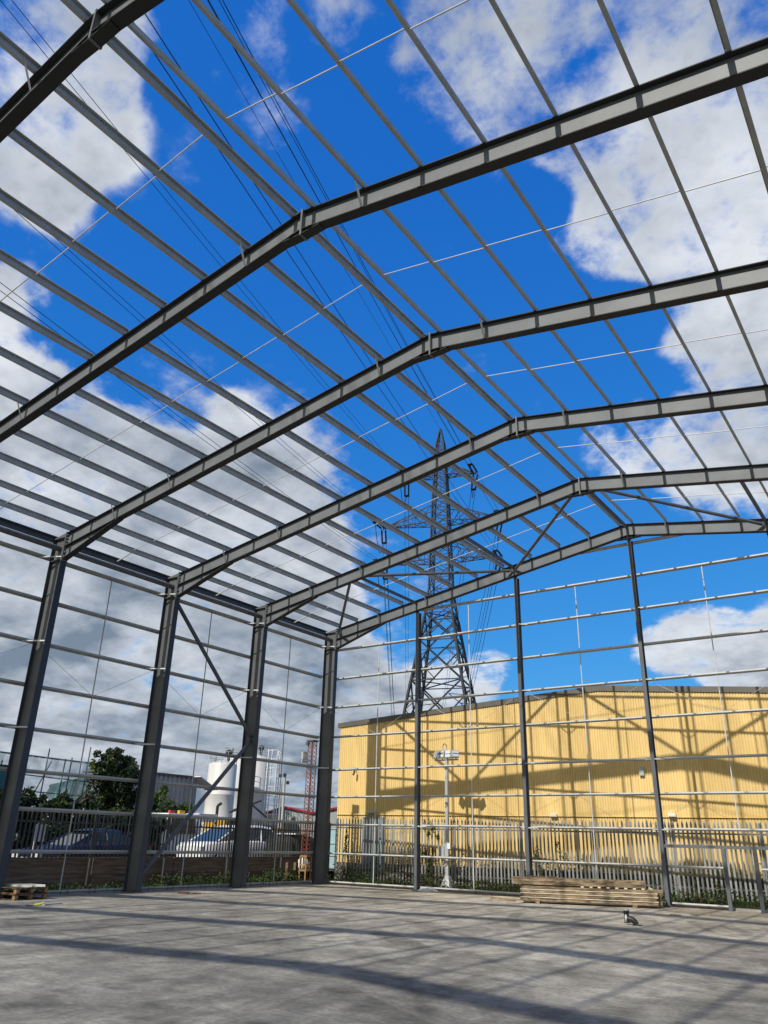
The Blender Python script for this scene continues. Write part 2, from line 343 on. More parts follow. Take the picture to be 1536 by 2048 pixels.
def make_world():
    w = bpy.data.worlds.new('World'); sc.world = w; w.use_nodes = True
    nt = w.node_tree; L = nt.links.new
    bg = nt.nodes['Background']
    sky = N(nt, 'ShaderNodeTexSky', sky_type='NISHITA'); sky.sun_disc = False
    sky.sun_elevation = SUN_EL; sky.sun_rotation = R(180); sky.air_density = 1.0; sky.dust_density = .4; sky.ozone_density = 2.2
    tc = N(nt, 'ShaderNodeTexCoord')
    nrm = N(nt, 'ShaderNodeVectorMath', operation='NORMALIZE'); L(tc.outputs['Generated'], nrm.inputs[0])
    D = nrm.outputs[0]
    def math_(op, a, b_=None, clamp=False):
        n = N(nt, 'ShaderNodeMath', operation=op); n.use_clamp = clamp
        for i, q in enumerate((a, b_)):
            if q is None: continue
            if isinstance(q, (int, float)): n.inputs[i].default_value = q
            else: L(q, n.inputs[i])
        return n.outputs[0]
    def rng(v, a, b_, c, d, sm=True):
        q = N(nt, 'ShaderNodeMapRange'); q.interpolation_type = 'SMOOTHSTEP' if sm else 'LINEAR'
        for i, k in enumerate((a, b_, c, d)): q.inputs[i + 1].default_value = k
        L(v, q.inputs[0]); return q.outputs[0]
    sx = N(nt, 'ShaderNodeSeparateXYZ'); L(D, sx.inputs[0])
    h = math_('ADD', math_('MAXIMUM', sx.outputs['Z'], 0.0), .35)
    dv = N(nt, 'ShaderNodeVectorMath', operation='DIVIDE'); L(D, dv.inputs[0])
    cb = N(nt, 'ShaderNodeCombineXYZ'); L(h, cb.inputs[0]); L(h, cb.inputs[1]); L(h, cb.inputs[2]); L(cb.outputs[0], dv.inputs[1])
    def noise(scale, detail, rough, dist, off=(0, 0, 0)):
        mp = N(nt, 'ShaderNodeMapping'); mp.inputs['Location'].default_value = off; L(dv.outputs[0], mp.inputs[0])
        n = N(nt, 'ShaderNodeTexNoise'); n.inputs['Scale'].default_value = scale; n.inputs['Detail'].default_value = detail
        n.inputs['Roughness'].default_value = rough; n.inputs['Distortion'].default_value = dist
        L(mp.outputs[0], n.inputs['Vector']); return n.outputs['Fac']
    acc = None
    for x, y, z, rad, s in BLOBS:
        d = N(nt, 'ShaderNodeVectorMath', operation='DOT_PRODUCT'); d.inputs[1].default_value = V((x, y, z)).normalized()
        L(D, d.inputs[0])
        v = rng(d.outputs['Value'], math.cos(rad * 1.32), math.cos(rad * .2), 0, s)
        acc = v if acc is None else math_('ADD', acc, v)
    blob = math_('ADD', math_('MINIMUM', acc, .80), rng(sx.outputs['Y'], .12, -.25, 0, .75))  # adds unseen clouds behind the viewer to neutralise the ambient light
    n1 = noise(4.6, 9, .60, .15)
    n2 = noise(12.0, 6, .66, .25, (3, 1, 2))
    nn = math_('ADD', math_('MULTIPLY', math_('SUBTRACT', n1, .5), 2.7), math_('MULTIPLY', math_('SUBTRACT', n2, .5), 1.35))
    n5 = noise(34.0, 6, .6, .2, (5, 2, 9))
    nn = math_('ADD', nn, math_('MULTIPLY', math_('SUBTRACT', n5, .5), .75))
    lowl = math_('MULTIPLY', rng(sx.outputs['Z'], .60, .42, 0, .38), rng(sx.outputs['X'], -.44, -.60, 0, 1))
    blob = math_('ADD', blob, lowl)
    nn = math_('MULTIPLY', nn, rng(blob, .0, .5, .5, 1))
    dens = math_('ADD', blob, nn)
    mask = rng(dens, .18, 1.0, 0, 1)
    # shading: bright rims, grey hearts and grey undersides low on the left
    n3 = noise(3.0, 4, .55, .2, (7, 4, 1))
    core = rng(dens, .55, 1.6, 0, 1)
    n4 = noise(9.0, 4, .55, .2, (1, 8, 3))
    sh = math_('ADD', math_('MULTIPLY', core, .5), math_('MULTIPLY', math_('SUBTRACT', n3, .5), 2.9))
    sh = math_('ADD', sh, math_('MULTIPLY', math_('SUBTRACT', n4, .5), 1.5))
    low = math_('MULTIPLY', rng(sx.outputs['Z'], .62, .36, 0, .42), rng(sx.outputs['X'], -.42, -.62, 0, 1))
    low = math_('ADD', low, rng(sx.outputs['Z'], .55, .8, 0, .22))
    sh = rng(math_('ADD', sh, low), -.15, 1.3, 0, 1, False)
    cc = N(nt, 'ShaderNodeMix', data_type='RGBA')
    cc.inputs[6].default_value = (.79, .825, .875, 1); cc.inputs[7].default_value = (.20, .255, .33, 1)
    L(sh, cc.inputs[0])
    wm = N(nt, 'ShaderNodeMix', data_type='RGBA', blend_type='MULTIPLY')     # warm tint on the added unseen clouds behind the viewer
    L(rng(sx.outputs['Y'], .05, -.3, 0, 1), wm.inputs[0]); L(cc.outputs[2], wm.inputs[6]); wm.inputs[7].default_value = (1.12, .98, .70, 1)
    cc = wm
    # clear sky: the Nishita sky, deepened
    ss = N(nt, 'ShaderNodeSeparateXYZ'); L(sky.outputs[0], ss.inputs[0])
    sk = N(nt, 'ShaderNodeCombineXYZ')
    for i, (mul, k, pw) in enumerate(((.055, 6.2, 1.19), (.095, 6.1, .66), (.135, 8.3, .32))):
        L(math_('MULTIPLY', math_('POWER', math_('MULTIPLY', ss.outputs[i], mul), pw), k), sk.inputs[i])
    mx = N(nt, 'ShaderNodeMix', data_type='RGBA')
    L(math_('MULTIPLY', mask, .97), mx.inputs[0]); L(sk.outputs[0], mx.inputs[6])
    cs = N(nt, 'ShaderNodeVectorMath', operation='SCALE'); L(cc.outputs[2], cs.inputs[0]); cs.inputs['Scale'].default_value = 1 / .1
    L(cs.outputs[0], mx.inputs[7])
    L(mx.outputs[2], bg.inputs['Color']); bg.inputs['Strength'].default_value = .1
make_world()

# ================================================================== SETTING
g = MB(); g.add([(-1500, -1500, -.075), (1500, -1500, -.075), (1500, 2500, -.075), (-1500, 2500, -.075)], [(0, 1, 2, 3)])
structure(g.obj('ground', M['dirt']))
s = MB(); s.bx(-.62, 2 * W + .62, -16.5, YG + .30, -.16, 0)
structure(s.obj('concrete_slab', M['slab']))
k = MB(); k.bx(-.95, -.626, -10, YG + .75, -.15, .05); k.bx(-.62, 15.9, YG + .42, YG + .75, -.15, .052)
structure(k.obj('kerb', M['conc_l']))
y = MB(); y.add([(-2.0, -60, .36), (-2.0, 23.9, .36), (-90, 23.9, .36), (-90, -60, .36)], [(0, 1, 2, 3)])
y.add([(-90, 23.9, .36), (-2.0, 23.9, .36), (-3.6, 40, .3), (-4, 90, .3), (-90, 90, .3)], [(0, 1, 2, 3, 4)])
structure(y.obj('yard', M['yard']))

# ================================================================== PORTAL FRAMES
def tri(mb, pts, y0, y1):
    n = len(pts)
    vs = [(x, y0, z) for x, z in pts] + [(x, y1, z) for x, z in pts]
    mb.add(vs, [tuple(range(n)), tuple(range(2 * n - 1, n - 1, -1))] + [((i + 1) % n, i, n + i, n + (i + 1) % n) for i in range(n)])
def bolts(mb, pts, ax, r=.016, l=.03):
    for q in pts: mb.tube(V(q) - V(ax) * l / 2, V(q) + V(ax) * l / 2, r, 6)
def make_frame(Y, label):
    t = thing('portal_frame', label, 'steel frame', (W, Y + FY, 0), 'steel portal frames of the shed')
    yc = Y + FY
    for sgn in (0, 1):
        mx = (lambda x: x) if sgn == 0 else (lambda x: 2 * W - x)
        # column, 590 deep, 210 flanges
        m = MB()
        xo, xi = -.59, 0
        def fl(x0, x1, y0, y1, z0, z1a, z1b, mb):
            pts = [(x0, z0), (x1, z0), (x1, z1b), (x0, z1a)]
            tri(mb, [(mx(a), b) for a, b in pts], y0, y1)
        top = lambda x: HK - .02 + (x) * (HA - HK) / W
        fl(xo, xo + .02, yc - .1, yc + .1, .03, top(xo), top(xo + .02), m)
        fl(xi - .022, xi - .001, yc - .1, yc + .1, .03, top(-.02), top(0), m)
        fl(xo + .02, xi - .022, yc - .006, yc + .006, .03, top(xo + .02), top(-.022), m)
        fl(xo - .01, xi - .024, yc - .098, yc + .098, top(xo), top(xo) + .022, top(xi) + .02, m)      # cap
        fl(xo + .02, xi - .022, yc - .085, yc + .085, 9.03, 9.05, 9.05, m)                             # stiffeners
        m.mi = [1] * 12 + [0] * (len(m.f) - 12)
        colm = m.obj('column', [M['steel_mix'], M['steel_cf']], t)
        bp = MB(); bp.box((mx(-.295), yc, .017), (.72, .27, .03))
        for dx in (-.5, -.1):
            for dy in (-.09, .09):
                bp.tube((mx(dx - .0), yc + dy * 1.25, .03), (mx(dx), yc + dy * 1.25, .085), .016, 6)
        bp.obj('base_plate', M['steel_dark'], colm)
        # rafter with vertical end cuts
        m = MB()
        zt = lambda x: HK + x * (HA - HK) / W
        def beam(z0, z1, hw, x0=.022, x1=W - .02):
            tri(m, [(mx(x0), zt(x0) + z0), (mx(x1), zt(x1) + z0), (mx(x1), zt(x1) + z1), (mx(x0), zt(x0) + z1)], yc - hw, yc + hw)
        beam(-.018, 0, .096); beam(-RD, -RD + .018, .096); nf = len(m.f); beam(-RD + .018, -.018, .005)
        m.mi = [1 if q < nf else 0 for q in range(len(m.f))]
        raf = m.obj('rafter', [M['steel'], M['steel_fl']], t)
        # eaves haunch
        h = MB()
        xe = 2.42; zb0 = 9.02
        tri(h, [(mx(.022), zb0 + .015), (mx(xe), zt(xe) - RD - .004), (mx(.022), zt(.022) - RD - .002)], yc - .005, yc + .005)
        tri(h, [(mx(.022), zb0), (mx(xe), zt(xe) - RD - .021), (mx(xe), zt(xe) - RD - .003), (mx(.022), zb0 + .018)], yc - .096, yc + .096)
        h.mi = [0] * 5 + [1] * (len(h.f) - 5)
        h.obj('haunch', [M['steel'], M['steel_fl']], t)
        e = MB(); e.bx(mx(.0005), mx(.0215), yc - .101, yc + .101, 8.98, HK + .045)
        for dy in (-.055, .055):
            for z in (9.12, 9.26, 9.5, 9.6, 9.7, 9.8): e.tube((mx(-.045), yc + dy, z), (mx(.055), yc + dy, z), .014, 6, mi=1)
        ep = e.obj('end_plate', [M['steel'], M['bolt']], t)
        # apex plate and haunch
        e = MB(); e.bx(mx(W - .0195), mx(W - .001), yc - .101, yc + .101, HA - RD - .125, HA + .03)
        ep = e.obj('splice_plate', M['steel'], t)
        h = MB()
        xa = W - .42
        tri(h, [(mx(xa), zt(xa) - RD - .002), (mx(W - .02), HA - RD - .09), (mx(W - .02), HA - RD - .006)], yc - .005, yc + .005)
        tri(h, [(mx(xa), zt(xa) - RD - .017), (mx(W - .02), HA - RD - .108), (mx(W - .02), HA - RD - .092), (mx(xa), zt(xa) - RD - .001)], yc - .09, yc + .09)
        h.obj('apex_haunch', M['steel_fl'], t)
        # stays from purlin to bottom flange (on the near side)
        for k in (1, 7, 9):
            x = W - (.2 + 1.145 * k)
            st = MB()
            d = .035 if sgn == 0 else -.035
            a = V((mx(x), yc - .30, zt(x) + .08)); b_ = V((mx(x), yc - .085, zt(x) - RD + .03))
            st.extrude([(-.022, -.003), (.022, -.003), (.022, .003), (-.016, .003), (-.016, .04), (-.022, .04)], a, b_, (1, 0, 0), (0, 0, 1))
            if sgn == 0 or k == 1: st.obj('rafter_stay', M['galv_b'], t)
        # stays from side rails to the inner flange
        if sgn == 0:
            for z in (9.15, 6.62, 4.24):
                st = MB()
                st.extrude([(-.03, 0), (.03, 0), (.03, .006), (-.024, .006), (-.024, .05), (-.03, .05)], (-.66, yc - .42, z - .06), (-.04, yc - .085, z - .06), V((.55, -.83, 0)), (0, 0, 1))
                st.obj('rail_stay', M['galv_b'], t)
    return t
# column/rafter steel: flanges use darker copies with shade put into the colour
M['steel_mix'] = mat('painted_column', (.125, .13, .132), .45, 0, .25, 1.1, c2=(.095, .10, .105), fine=.08, spec=.35)
M['steel_fl'] = mat('shade_dark_flange', (.036, .037, .038), .6, 0, .2, 1.5, spec=.25)  # same paint as the web, darkened to carry the flange shade
M['steel_cf'] = mat('shade_dark_column_flange', (.05, .058, .072), .45, 0, .25, 1.1, c2=(.04, .047, .06), fine=.08, spec=.35)  # column paint again, with the shade of the unlit faces in its colour
FL = {}
for i in range(-3, 6):
    k = 5 - i
    if i == 5: FL[i] = 'end portal frame of dark steel with gable posts under its rafters, facing the yellow building'
    elif i >= 0: FL[i] = 'dark steel portal frame, %s in from the gable end frame' % ORD[k]
    else: FL[i] = 'steel portal frame %s behind the viewer, seen only by its shadow' % ORD[-i]
frames = {}
frames[5] = make_frame(5 * B, FL[5])
for i in range(4, -3, -1):
    frames[i] = dup(frames[5], (W, i * B + FY, 0), FL[i])

# ================================================================== PURLINS
def bayname(i):
    k = 4 - i
    return 'end bay by the gable' if k == 0 else ('bay %s from the gable' % ORD[k + 1] if i > -2 else 'bay behind the viewer')
PO = [.2 + 1.145 * k for k in range(11)] + [W - .22]
ZP = thick([(-.05, .058), (-.05, .07), (0, .07), (0, -.07), (.054, -.07), (.054, -.056)], .0055)   # a = down the slope, b = normal
sl = math.atan((HA - HK) / W)
pur = {}
for side in (0, 1):
    for k, o in enumerate(PO):
        for i in range(-2, 5):
            loc_x = W - o if side == 0 else W + o
            a = V((-math.cos(sl), 0, -math.sin(sl))) if side == 0 else V((math.cos(sl), 0, -math.sin(sl)))
            n = V((-math.sin(sl), 0, math.cos(sl))) if side == 0 else V((math.sin(sl), 0, math.cos(sl)))
            base = V((loc_x, i * B + FY, zr(loc_x))) + n * .078
            lab = 'galvanised roof purlin, %s slope, %s from ridge, %s' % (('left', 'right')[side], ORD[k + 1] if k < 11 else 'last one', bayname(i))
            if side not in pur:
                m = MB(); m.extrude(ZP, base, base + V((0, B - .006, 0)), a, n)
                pr_ = m.obj('roof_purlin', M['galv'], base=base); pur[side] = pr_
                tag(pr_, lab, 'purlin', 'galvanised purlins of the shed roof')
            else:
                dup(pur[side], base, lab)
# thin sag rods across the purlins at mid bay
for side in (0, 1):
    first = None
    for i in range(-2, 5):
        P = V((W, i * B + FY + B / 2, 0))
        lab = 'thin sag rod across the purlins, %s slope, %s' % (('left', 'right')[side], bayname(i))
        if first is None:
            m = MB()
            s_ = -1 if side == 0 else 1
            for k in range(11):
                x0, x1 = W + s_ * PO[k], W + s_ * PO[k + 1]
                m.tube((x0, P.y + (.02 if k % 2 else -.02), zr(x0) + .08), (x1, P.y + (.02 if k % 2 else -.02), zr(x1) + .08), .0115, 6)
            x0, x1 = W + s_ * PO[11], W + s_ * (W + .55)
            m.tube((x0, P.y, zr(x0) + .06), (x1, P.y, HK - .12), .022, 6)
            first = m.obj('sag_rod', M['galv_b'], base=P); tag(first, lab, 'sag rod', 'thin sag rods of the shed roof')
        else: dup(first, P, lab)
# eaves beams and eaves struts
CP = thick([(.07, .075), (.09, .1), (0, .1), (0, -.1), (.09, -.1), (.09, -.08)], .006)
for side in (0, 1):
    fe = fs_ = None
    for i in range(-2, 5):
        s_ = 1 if side == 0 else -1
        x = -.63 if side == 0 else 2 * W + .63
        P = V((x, i * B + FY, HK - .10))
        lab = 'dark channel eaves beam on %s eaves, %s' % (('left', 'right')[side], bayname(i))
        if fe is None:
            m = MB(); m.extrude(CP, P, P + V((0, B - .006, 0)), (s_, 0, 0), (0, 0, 1)); fe = m.obj('eaves_beam', M['tube'], base=P); tag(fe, lab, 'eaves beam', 'eaves beams')
        else: dup(fe, P, lab)
        P = V((-.30 if side == 0 else 2 * W + .30, i * B + FY + .012, 9.42))
        lab = 'round dark eaves strut below %s eaves beam, %s' % (('left', 'right')[side], bayname(i))
        if fs_ is None:
            m = MB(); m.tube(P, P + V((0, B - .024, 0)), .085, 16); fs_ = m.obj('eaves_strut', M['tube'], base=P); tag(fs_, lab, 'eaves strut', 'round eaves struts')
            e = MB(); e.bx(P.x - .05, P.x + .05, P.y, P.y + .08, 9.2, 9.34); e.obj('cleat', M['bolt'], fs_, base=P)
        else: dup(fs_, P, lab)

# ================================================================== LEFT WALL
GZ = [.075, 1.09, 2.158, 3.128, 4.244, 5.407, 6.625, 7.876, 9.153]
ZR = thick([(.085, -.05), (.085, -.062), (.085, 0)][1:] + [(-.085, 0), (-.085, .06)], .006)
RP = thick([(.062, -.05), (.062, 0), (-.062, 0), (-.062, .05)], .0055)   # a = out of the wall, b = up
fr = None
def girtname(k, n): return 'bottom' if k == 0 else ('top' if k == n - 1 else ORD[k + 1])
for i in range(1, 5):
    for k, z in enumerate(GZ):
        P = V((-.665, i * B + FY, z))
        lab = 'galvanised side rail of left wall, %s up from slab, %s' % (girtname(k, len(GZ)), bayname(i))
        if fr is None:
            m = MB(); m.extrude(RP, P, P + V((0, B - .006, 0)), (-1, 0, 0), (0, 0, 1)); fr = m.obj('side_rail', M['galv'], base=P); tag(fr, lab, 'side rail', 'galvanised side rails of the left wall')
        else: dup(fr, P, lab)
fr = fw_ = None
for i in range(1, 5):
    P = V((-.665, i * B + FY + B / 2, 0))
    lab = 'upright tie rod through left wall rails, %s' % bayname(i)
    if fr is None:
        m = MB()
        for a_, b_ in zip(GZ, GZ[1:]): m.tube((P.x, P.y, a_ + .003), (P.x, P.y, b_ - .003), .019, 6)
        fr = m.obj('tie_rod', M['galv'], base=P); tag(fr, lab, 'tie rod', 'upright tie rods of the left wall')
    else: dup(fr, P, lab)
    for s_ in (-1, 1):
        lab = 'thin diagonal wire, %s half of left wall, %s' % (('near', 'far')[s_ > 0], bayname(i))
        m = MB(); m.tube((P.x, P.y + s_ * (B / 2 - .08), GZ[6] - .05), (P.x, P.y + s_ * .04, GZ[5] + .04), .0055, 5)
        w_ = m.obj('diagonal_wire', M['galv'], base=P); tag(w_, lab, 'wire', 'diagonal wires in the left wall')
# left wall bracing
def brace(P, Q, rad, name, label, cat, group, base=None):
    P, Q = V(P), V(Q)
    m = MB(); m.tube(P, Q, rad, 14)
    o = m.obj(name, M['tube'], base=P)
    d = (Q - P).normalized()
    for e, sg in ((P, 1), (Q, -1)):
        gm = MB()
        up = V((0, 0, 1)); side = d.cross(up).normalized() if abs(d.z) < .9 else V((1, 0, 0))
        c = e - d * sg * .06
        gm.extrude([(-.06, -.009), (.06, -.009), (.06, .009), (-.06, .009)], c - d * sg * .08, c + d * sg * .16, d.cross(side).normalized(), side)
        gm.obj('gusset', M['tube'], o, base=P)
    return tag(o, label, cat, group)
Y3, Y4, Y5 = 3 * B + FY, 4 * B + FY, 5 * B + FY
brace((-.22, Y3 + .12, 8.95), (-.22, Y4 - .12, 4.98), .068, 'wall_brace', 'dark tube brace sloping down from column head on left wall', 'brace', 'tube braces')
brace((-.22, Y3 + .12, .42), (-.22, Y4 - .12, 4.72), .068, 'wall_brace', 'dark tube brace rising from column foot on left wall', 'brace', 'tube braces')

# ================================================================== GABLE
yg0 = YG; gd = .24
gz = [.09, 1.084, 2.117, 3.128, 4.159, 5.445, 6.635, 7.812, 9.044, 10.23, 11.42]
def gcol(x, label):
    top = zr(x) - RD - .02
    if abs(x - W) < .1: top -= .10
    t = thing('gable_post', label, 'steel post', (x, yg0 + gd / 2, 0), 'gable end posts')
    m = MB(); m.extrude(iprof(gd, .118, .014, .009), (x, yg0 + gd / 2, .02), (x, yg0 + gd / 2, top), (1, 0, 0), (0, 1, 0)); m.obj('post', M['steel_post'], t)
    b_ = MB(); b_.box((x, yg0 + gd / 2, .012), (.2, .32, .02))
    for dx in (-.075, .075): b_.tube((x + dx, yg0 + .02, .02), (x + dx, yg0 + .02, .06), .012, 6)
    b_.obj('base_plate', M['steel_dark'], t)
    c = MB(); c.bx(x - .05, x + .05, yg0 - .0 + .03, yg0 + .10, top, top + .12); c.obj('head_cleat', M['steel_dark'], t)
    for z in gz:
        if z < top - .9 and z > 2 and gz.index(z) % 2 == 0:
            st = MB()
            st.extrude([(-.02, -.003), (.02, -.003), (.02, .003), (-.02, .003)], (x - .30, yg0 + gd + .03, z - .02), (x - .05, yg0 + .03, z - .02), (0, .6, 0.8), (.64, .48, -.6))
            st.extrude([(-.02, -.003), (.02, -.003), (.02, .003), (-.02, .003)], (x + .30, yg0 + gd + .03, z - .02), (x + .05, yg0 + .03, z - .02), (0, .6, 0.8), (.64, .48, -.6))
            st.obj('rail_stay', M['galv_b'], t)
    return t
M['steel_post'] = mat('painted_post', (.12, .13, .145), .5, 0, .2, 1.6, fine=.08, spec=.35)
gcol(S1, 'slim steel gable post between corner column and floodlight pole')
gcol(S2, 'slim steel gable post standing behind left end of timber stack')
gcol(W, 'tall central gable post under the ridge, beside the timber stack')
gcol(2 * W - S2, 'gable post at right edge, only its head showing')
GP = thick([(.06, -.038), (.06, 0), (-.06, 0), (-.06, .038)], .0055)
def girt(x0, x1, z, label):
    P = V((x0, yg0 + gd + .066, z))
    m = MB(); m.extrude(GP, P, (x1, P.y, z), (0, 1, 0), (0, 0, 1))
    o = m.obj('gable_rail', M['galv_b'], base=P); tag(o, label, 'gable rail', 'galvanised rails of the gable wall')
xs = [-.55, S1, S2, W, 2 * W - S2]
spn = ['between corner column and first gable post', 'between first and second gable posts', 'between second post and central post', 'right of the central gable post']
for k, z in enumerate(gz):
    for j in range(4):
        x0, x1 = xs[j], xs[j + 1]
        lim = (z + .25 - HK) / (HA - HK) * W
        if lim > x0 and x0 < W - .1: x0 = max(x0, lim)
        if j == 3 and lim > 0: x1 = min(x1, 2 * W - lim)
        if x1 - x0 < .4: continue
        lab = 'galvanised gable rail, %s up, %s' % (girtname(k, len(gz)), spn[j])
        if j == 3 and k == 1:
            girt(x0 + .004, 14.40, z, 'short gable rail from central post to door post'); girt(15.37, x1, z, 'gable rail beyond the door opening at right'); continue
        if j == 3 and k == 0:
            girt(x0 + .004, 14.40, z, 'bottom gable channel from central post to door post'); continue
        girt(x0 + .003, x1 - .003, z, lab)
for j in range(4):
    x = (xs[j] + xs[j + 1]) / 2 + (.25 if j == 0 else 0)
    P = V((x, yg0 + gd + .066, 0)); m = MB()
    zz = [q for q in gz if q < zr(x) - RD]
    if j == 3: zz = [q for q in zz if q > 1.7]
    for a_, b_ in zip(zz, zz[1:]): m.tube((x, P.y, a_ + .003), (x, P.y, b_ - .003), .019, 6)
    o = m.obj('tie_rod', M['galv_b'], base=P); tag(o, 'upright tie rod through gable rails %s' % spn[j], 'tie rod', 'upright tie rods of the gable wall')
    for s_ in (-1, 1):
        xe = xs[j] if s_ < 0 else xs[j + 1]
        m = MB(); m.tube((xe - s_ * .1, P.y, gz[6] - .06), (x + s_ * .05, P.y, gz[5] + .04), .0055, 5)
        o = m.obj('diagonal_wire', M['galv_b'], base=P); tag(o, 'thin diagonal wire, %s half, gable %s' % (('left', 'right')[s_ > 0], spn[j]), 'wire', 'diagonal wires in the gable')
# door framing at the right
t = thing('door_frame', 'dark steel door opening frame with header and two posts', 'door frame', (14.9, yg0 + .06, 0))
m = MB(); m.bx(W + .064, 2 * W - S2 - .064, yg0 + .03, yg0 + .12, 1.60, 1.69); m.obj('header', M['steel_post'], t)
for x in (14.466, 15.305):
    m = MB(); m.bx(x - .05, x + .05, yg0 + .03, yg0 + .13, .012, 1.598); pst = m.obj('post', M['steel_post'], t)
    m = MB(); m.box((x, yg0 + .08, .006), (.17, .17, .012)); m.obj('base_plate', M['steel_dark'], pst)

# ================================================================== ROOF BRACING in the end bay
def rn(x, i): return V((x, i * B + FY, zr(x) - .2))
br = [(0.05, 5, S1, 4, 'between corner column head and next frame'), (S1, 4, S2, 5, 'crossing to head of second gable post'), (S2, 5, W, 4, 'from second gable post up to the ridge'),
      (W, 4, 2 * W - S2, 5, 'running right from the ridge to gable'), (2 * W - S2, 5, 2 * W - S1, 4, 'beyond the right edge of view'), (2 * W - S1, 4, 2 * W - .05, 5, 'over the right eaves')]
for x0, i0, x1, i1, d in br:
    P, Q = rn(x0, i0), rn(x1, i1); e = (Q - P).normalized()
    brace(P + e * .22, Q - e * .22, .055, 'roof_brace', 'dark round roof brace in end bay, %s' % d, 'brace', 'tube braces')
for x, d in ((S1, 'above first gable post'), (S2, 'above second gable post'), (W, 'along the ridge'), (2 * W - S2, 'right of the ridge')):
    P, Q = rn(x, 4), rn(x, 5)
    m = MB(); q = .045; P = P + V((0, .015, .10)); Q = Q + V((0, -.015, .10))
    if abs(x - W) < .1: P.z -= .02; Q.z -= .02
    m.extrude([(-q, -q), (q, -q), (q, q), (-q, q)], P, Q, (1, 0, 0), (0, 0, 1))
    o = m.obj('roof_strut', M['tube'], base=P); tag(o, 'dark square roof strut in end bay %s' % d, 'strut', 'roof struts')

# ================================================================== YELLOW BUILDING behind the gable
PHI = math.atan(.09576)
UD = V((math.cos(PHI), math.sin(PHI), 0)); ND = V((math.sin(PHI), -math.cos(PHI), 0)); O = V((-2.14, 25.27, 0))
def wp(s, n, z): return O + UD * s + ND * n + V((0, 0, z))
LW = 23.6
def roofz(s): return 6.30 + .0755 * min(s, LW - s) if True else 0
yb = thing('warehouse', 'yellow corrugated warehouse with low pitched roof behind the fence', 'warehouse', O)
def corr(mb, s0, s1, z0, z1f, pitch=.0975, depth=.022, n0=0.0):
    """broad crests and narrow grooves, as folded sheet"""
    n = int((s1 - s0) / pitch); vs = []
    for i in range(n + 1):
        for f_, h in ((0, 0), (.60, 0), (.74, -depth), (.86, -depth)):
            s = min(s0 + pitch * (i + f_), s1)
            vs += [wp(s, n0 + h, z0), wp(s, n0 + h, z1f(s))]
    mb.add(vs, [(2 * i, 2 * i + 2, 2 * i + 3, 2 * i + 1) for i in range(len(vs) // 2 - 1)], False)
m = MB(); corr(m, 0, LW, 2.60, roofz); m.obj('upper_cladding', M['yellow'], yb)
m = MB(); corr(m, 0, LW, .69, lambda s: 2.585, n0=-.035); m.obj('lower_cladding', M['yellow'], yb)
def wbox(mb, s0, s1, n0, n1, z0, z1, mi=0):
    vs = [wp(s, n, z) for z in (z0, z1) for n in (n0, n1) for s in (s0, s1)]
    mb.add(vs, [(0, 2, 3, 1), (4, 5, 7, 6), (0, 1, 5, 4), (2, 6, 7, 3), (0, 4, 6, 2), (1, 3, 7, 5)], mi=mi)
m = MB(); wbox(m, 0, LW, -.05, .022, 2.586, 2.598); m.obj('drip_trim', M['yellow'], yb)
m = MB(); wbox(m, .0, LW, -.3, -.03, -.06, .70); m.obj('plinth', M['brick'], yb)
m = MB()
for a_, b_ in ((-.13, LW / 2), (LW / 2, LW + .13)):
    za, zb = roofz(max(a_, 0)) + .075 * min(a_, 0) , roofz(min(b_, LW)) - .075 * max(b_ - LW, 0)
    vs = [wp(s, n, z + dz) for dz in (-.02, .19) for n in (-.1, .05) for s, z in ((a_, za), (b_, zb))]
    m.add(vs, [(0, 2, 3, 1), (4, 5, 7, 6), (0, 1, 5, 4), (2, 6, 7, 3), (0, 4, 6, 2), (1, 3, 7, 5)])
m.obj('verge_flashing', M['verge'], yb)
m = MB()
vs = [wp(s, n, roofz(max(min(s, LW), 0)) + .16) for n in (-.05, -34) for s in (-.1, LW / 2, LW + .1)]
m.add(vs, [(0, 1, 4, 3), (1, 2, 5, 4)]); m.obj('roof', M['verge'], yb)
m = MB(); wbox(m, 0, LW, -34, -33.9, 0, 6.2)
for s_ in (0, LW):
    m.add([wp(s_, -.04, -.06), wp(s_, -34, -.06), wp(s_, -34, 6.3), wp(s_, -.04, 6.3)], [(0, 1, 2, 3)])
m.obj('side_wall', M['yellow'], yb)
m = MB(); wbox(m, 1.40, 2.30, -.02, .03, .05, 2.44); dr = m.obj('door', M['door'], yb)
m = MB(); wbox(m, 1.33, 1.398, -.02, .045, .05, 2.5); wbox(m, 2.302, 2.37, -.02, .045, .05, 2.5); wbox(m, 1.398, 2.302, -.02, .045, 2.442, 2.5); m.obj('frame', M['door'], dr)
m = MB(); wbox(m, 2.16, 2.2, .031, .07, 1.0, 1.14); m.obj('handle', M['bolt'], dr)
def fitting(s, z, w, h, d, mt, label, nm):
    m = MB(); wbox(m, s - w / 2, s + w / 2, .012, .012 + d, z - h / 2, z + h / 2)
    wbox(m, s - w / 2 + .02, s + w / 2 - .02, .012 + d, .022 + d, z - h / 2 + .02, z + h / 2 - .02)
    o = m.obj(nm, mt, yb); o['label'] = label
fitting(1.80, 2.70, .38, .10, .14, M['pole'], 'grey light fitting above the blue door', 'wall_light')
fitting(13.2, 4.15, .17, .30, .10, M['pole'], 'grey alarm box high on the yellow wall', 'alarm_box')
fitting(14.1, 2.66, .26, .11, .15, M['white'], 'small white light fitting low on the wall', 'wall_light')
fitting(9.78, 2.62, .26, .09, .13, M['white'], 'small white light fitting near mid wall', 'wall_light')
